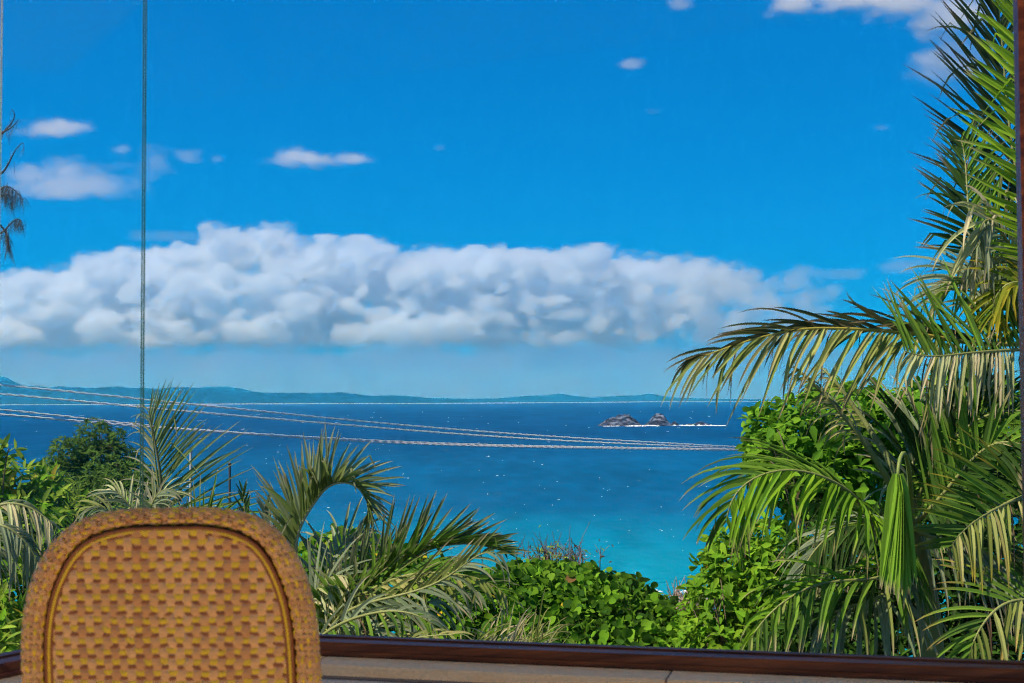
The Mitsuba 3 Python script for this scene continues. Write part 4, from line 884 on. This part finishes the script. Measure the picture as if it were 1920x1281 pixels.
# left side
shrub('fine_leaved_tree', 'dark fine leaved tree with pointed tops at the left, in front of the sea', 'tree',
      [(178, 822, 14, 26, 34, .4), (170, 870, 14, 46, 52, .5), (205, 880, 13.8, 55, 55, .5), (125, 855, 13.6, 28, 34, .35), (120, 905, 13.5, 45, 45, .5), (218, 825, 14, 12, 22, .2), (240, 910, 13.5, 50, 50, .5), (190, 960, 13, 95, 75, .6), (120, 980, 13, 80, 80, .6), (270, 940, 13, 45, 60, .4)],
      26000, 'lance', .056, .016, [(.075, .16, .03), (.10, .20, .035), (.055, .12, .025), (.13, .22, .05)], up=.9, rosette=6, parts=0)
shrub('broad_leaved_shrub', 'yellow green shrub with broad pointed leaves at the left edge', 'shrub',
      [(40, 910, 9.0, 70, 38, .4), (90, 960, 8.8, 60, 55, .4), (30, 985, 8.8, 60, 60, .4), (120, 1010, 8.6, 40, 45, .4), (10, 1090, 8.4, 60, 90, .5), (60, 1130, 8.2, 60, 90, .5), (20, 1200, 7.8, 70, 60, .5), (-30, 1000, 8.8, 50, 150, .5), (110, 1180, 8.2, 60, 90, .5)],
      4600, 'lance', .115, .034, LEAFY + LEAFG[:2], odd=[(.5, .42, .05)], oddp=.01, up=.4, rosette=4, parts=280, var=.35)
shrub('small_twig', 'leafy twig standing above the left edge against the water', 'shrub', [(18, 845, 8.6, 16, 14, .1), (8, 868, 8.6, 12, 14, .1)], 44, 'lance', .09, .03, LEAFD + LEAFY, up=.5, rosette=4, parts=44, stems=0)
stalk('small_twig', 'twig', [(4, 990, 8.6), (6, 900, 8.6), (16, 840, 8.6)], .008, .003, (.10, .08, .05), 5)
shrub('leafy_understorey', 'green leaves between the chair and the left-hand palms', 'shrub', [(270, 1010, 9.6, 90, 70, .5), (380, 1010, 9.6, 90, 45, .5), (200, 1060, 9.2, 110, 90, .5), (450, 1060, 9.4, 90, 60, .5)], 3800, 'lance', .085, .024, LEAFY + LEAFG + GREY, up=.4, rosette=4, parts=80)

# grass clump and dry twigs
gt = thing('strappy_grass_clump', 'clump of pale strappy grass above the window rail in the middle', 'grass clump'); gl = []
for _ in range(150):
    b = P(R.uniform(880, 1030), R.uniform(1215, 1290), R.uniform(7.6, 8.2)); an = R.normal() * .5
    v, f, c = leaflet(b, np.array([R.normal() * .4 + .35, R.normal() * .3, 1]), np.array([0, -1, .4]), R.uniform(.2, .36), .012, R.uniform(.3, .9), pick(OLIVE + PALE + GREEN[:1]), .8, TAN, 6)
    k = key_of(gt + '__blade'); scene[k] = mikit.ply((v, f), 'leaf_mat', True, color=c)


def twigs(name, label, cx, cy, depth, wpx, hpx, n, col, r, leafcol=None, nleaf=0):
    th = thing(name, label, 'shrub'); tb_ = []
    for _ in range(n):
        x = cx + R.normal() * wpx * .4; p0 = P(x, cy + hpx * .5, depth + R.normal() * .25); p1 = P(x + R.normal() * wpx * .16, cy - hpx * R.uniform(-.1, .6), depth + R.normal() * .2)
        mid = (p0 + p1) / 2 + R.normal(size=3) * .03; tb_.append(tube(spline([p0, mid, p1], 8), np.linspace(r, r * .35, 8), 4))
        for _ in range(3):
            q = p0 + (p1 - p0) * R.uniform(.3, .9); e = q + np.array([R.normal() * .06, R.normal() * .05, abs(R.normal()) * .10]); tb_.append(tube(np.array([q, (q + e) / 2 + R.normal(size=3) * .008, e]), [r * .5, r * .4, r * .25], 4))
    v, f = join(tb_); k = key_of(th + '__twigs'); scene[k] = mikit.ply((v, f), 'stem_mat', True, color=np.tile(np.array(col), (len(v), 1)) * (.6 + .8 * meshkit.noise(v * 25)[:, None]))
    if nleaf:
        lv = []
        for _ in range(nleaf):
            p = P(cx + R.normal() * wpx * .4, cy + R.normal() * hpx * .28, depth + R.normal() * .2); lv.append(leaflet(p, R.normal(size=3) + np.array([0, 0, .6]), R.normal(size=3), R.uniform(.03, .06), .016, .2, pick(leafcol), 1, TAN, 3))
        v, f = join([x[:2] for x in lv]); k = key_of(th + '__leaves'); scene[k] = mikit.ply((v, f), 'leaf_mat', True, color=np.vstack([x[2] for x in lv])); labels[k] = {'kind': 'stuff'}


twigs('twiggy_bush', 'bare twiggy bush with few leaves rising behind the round leaved mound', 1040, 1050, 12.0, 85, 62, 46, (.14, .10, .09), .006, LEAFY + [(.12, .08, .06)], 260)
twigs('dry_bush', 'dry grey bush at the edge of the slope beside the gap to the sea', 1300, 1140, 10.6, 55, 70, 60, (.34, .27, .23), .009, [(.30, .24, .2), (.4, .33, .28)], 160)

# casuarina branch hanging in at the far left edge
ca = thing('casuarina_tree', 'wispy needle leaved branches hanging in at the upper left edge', 'tree')
stalk(ca, 'trunk', [(-24, 1100, 17), (-20, 700, 17), (-9, 520, 17), (-8, 330, 17), (-12, 180, 17)], .06, .035, (.20, .17, .14))
br_ = [[(-4, 330, 17), (14, 310, 17), (30, 280, 17), (44, 268, 17)], [(-4, 260, 17), (12, 242, 17), (26, 222, 17), (22, 205, 17)], [(-4, 250, 17), (20, 240, 17), (34, 224, 17)], [(-4, 390, 17), (10, 350, 17), (28, 358, 17), (42, 375, 17)], [(-4, 440, 17), (15, 425, 17), (30, 412, 17), (42, 418, 17)], [(-2, 420, 17), (12, 440, 17), (16, 470, 17)], [(-4, 372, 17), (16, 366, 17), (24, 382, 17)]]
for q in br_: stalk(ca, 'branch', q, .014, .004, (.07, .055, .05), 5)
nd = []
for bi, q in enumerate(br_):
    c = spline([P(*x) for x in q], 30)
    for _ in range((10, 8, 14, 120, 80, 90, 90)[bi]):
        p = c[R.integers(8, 30)] + R.normal(size=3) * .02; d = np.array([R.normal() * .5, R.normal() * .5, -1 + R.normal() * .4])
        nd.append(leaflet(p, d, R.normal(size=3), R.uniform(.10, .24), .006, .6, np.array([(.22, .18, .13), (.16, .14, .09), (.12, .12, .07)][R.integers(3)]), 1, TAN, 4))
v, f = join([x[:2] for x in nd]); k = key_of(ca + '__needles'); scene[k] = mikit.ply((v, f), 'leaf_mat', True, color=np.vstack([x[2] for x in nd])); labels[k] = {'kind': 'stuff'}

# ------------------------------------------------------------------ overhead wires and the two poles
def cable(label, pts, r=.018):
    c = spline([P(*q) for q in pts], 200)
    # a twisted cable: two strands wound round each other
    t = nrm(np.gradient(c, axis=0)); a = nrm(np.cross(t, [0, 0, 1.0])); b = np.cross(a, t); L = np.concatenate([[0], np.cumsum(np.linalg.norm(np.diff(c, axis=0), axis=1))])
    n = int(L[-1] / .05); s = np.linspace(0, L[-1], n); cc = np.stack([np.interp(s, L, c[:, k]) for k in range(3)], 1); A = np.stack([np.interp(s, L, a[:, k]) for k in range(3)], 1); B = np.stack([np.interp(s, L, b[:, k]) for k in range(3)], 1)
    ph = s / .34 * 2 * np.pi; strands = []
    k = add('overhead_cable', tube(cc[::4], r * .75, 6), 'cable_mat', label=label, cat='cable', group='overhead cables crossing the sea view')
    for o in (0, np.pi):
        add('strand', tube(cc + r * .62 * (A * np.cos(ph + o)[:, None] + B * np.sin(ph + o)[:, None]), r * .55, 5), 'cable_mat', k)


cable('highest white overhead cable at the left edge, sloping down to the right', [(-260, 704, 15.5), (0, 722, 17), (260, 748, 18.5), (640, 786, 21), (1000, 816, 24), (1405, 839, 28), (1700, 856, 31)], .0125)
cable('second white overhead cable from the top', [(-260, 727, 15.6), (0, 739, 17.1), (260, 763, 18.6), (640, 796, 21.1), (1000, 823, 24.1), (1405, 842, 28), (1700, 858, 31)], .0125)
cable('third white overhead cable, close above the lowest', [(-260, 757, 16.0), (0, 768, 17.5), (260, 796, 19), (430, 810, 20.2), (640, 822.5, 21.7), (1000, 836, 24.7), (1405, 843.5, 28.5), (1700, 859, 31.5)], .012)
cable('lowest white overhead cable at the left edge', [(-260, 764, 15.2), (0, 777, 16.7), (260, 799.5, 18.2), (430, 811, 19.4), (640, 825, 20.9), (1000, 838.5, 24), (1405, 845, 28), (1700, 860, 31)], .014)


def pole(label, px, top, dist, r, col, cap):
    th = thing('thin_pole', label, 'pole'); a = P(px, top, dist); b = a.copy(); b[2] = hz(a[0], a[1]) - .3
    v, f = tube(np.array([b, (a + b) / 2, a]), [r * 1.15, r * 1.05, r], 10); k = key_of(th + '__shaft'); scene[k] = mikit.ply((v, f), 'stem_mat', 40, color=None) if False else mikit.ply((v, f), 'stem_mat', True, color=np.tile(np.array(col), (len(v), 1)))
    v, f = tube(np.array([a, a + [0, 0, r * 1.5], a + [0, 0, r * 2.6]]), [r * 1.5, r * 1.4, r * .5], 10); k = key_of(th + '__cap'); scene[k] = mikit.ply((v, f), 'stem_mat', True, color=np.tile(np.array(cap), (len(v), 1)))


pole('thin pale grey pole standing in the slope behind the fanned palm frond', 358, 848, 24, .022, (.42, .44, .42), (.5, .5, .48))
pole('thin dark pole standing in the slope right of the pale one', 431, 872, 22, .018, (.04, .045, .05), (.05, .05, .05))

#@@VEGEND
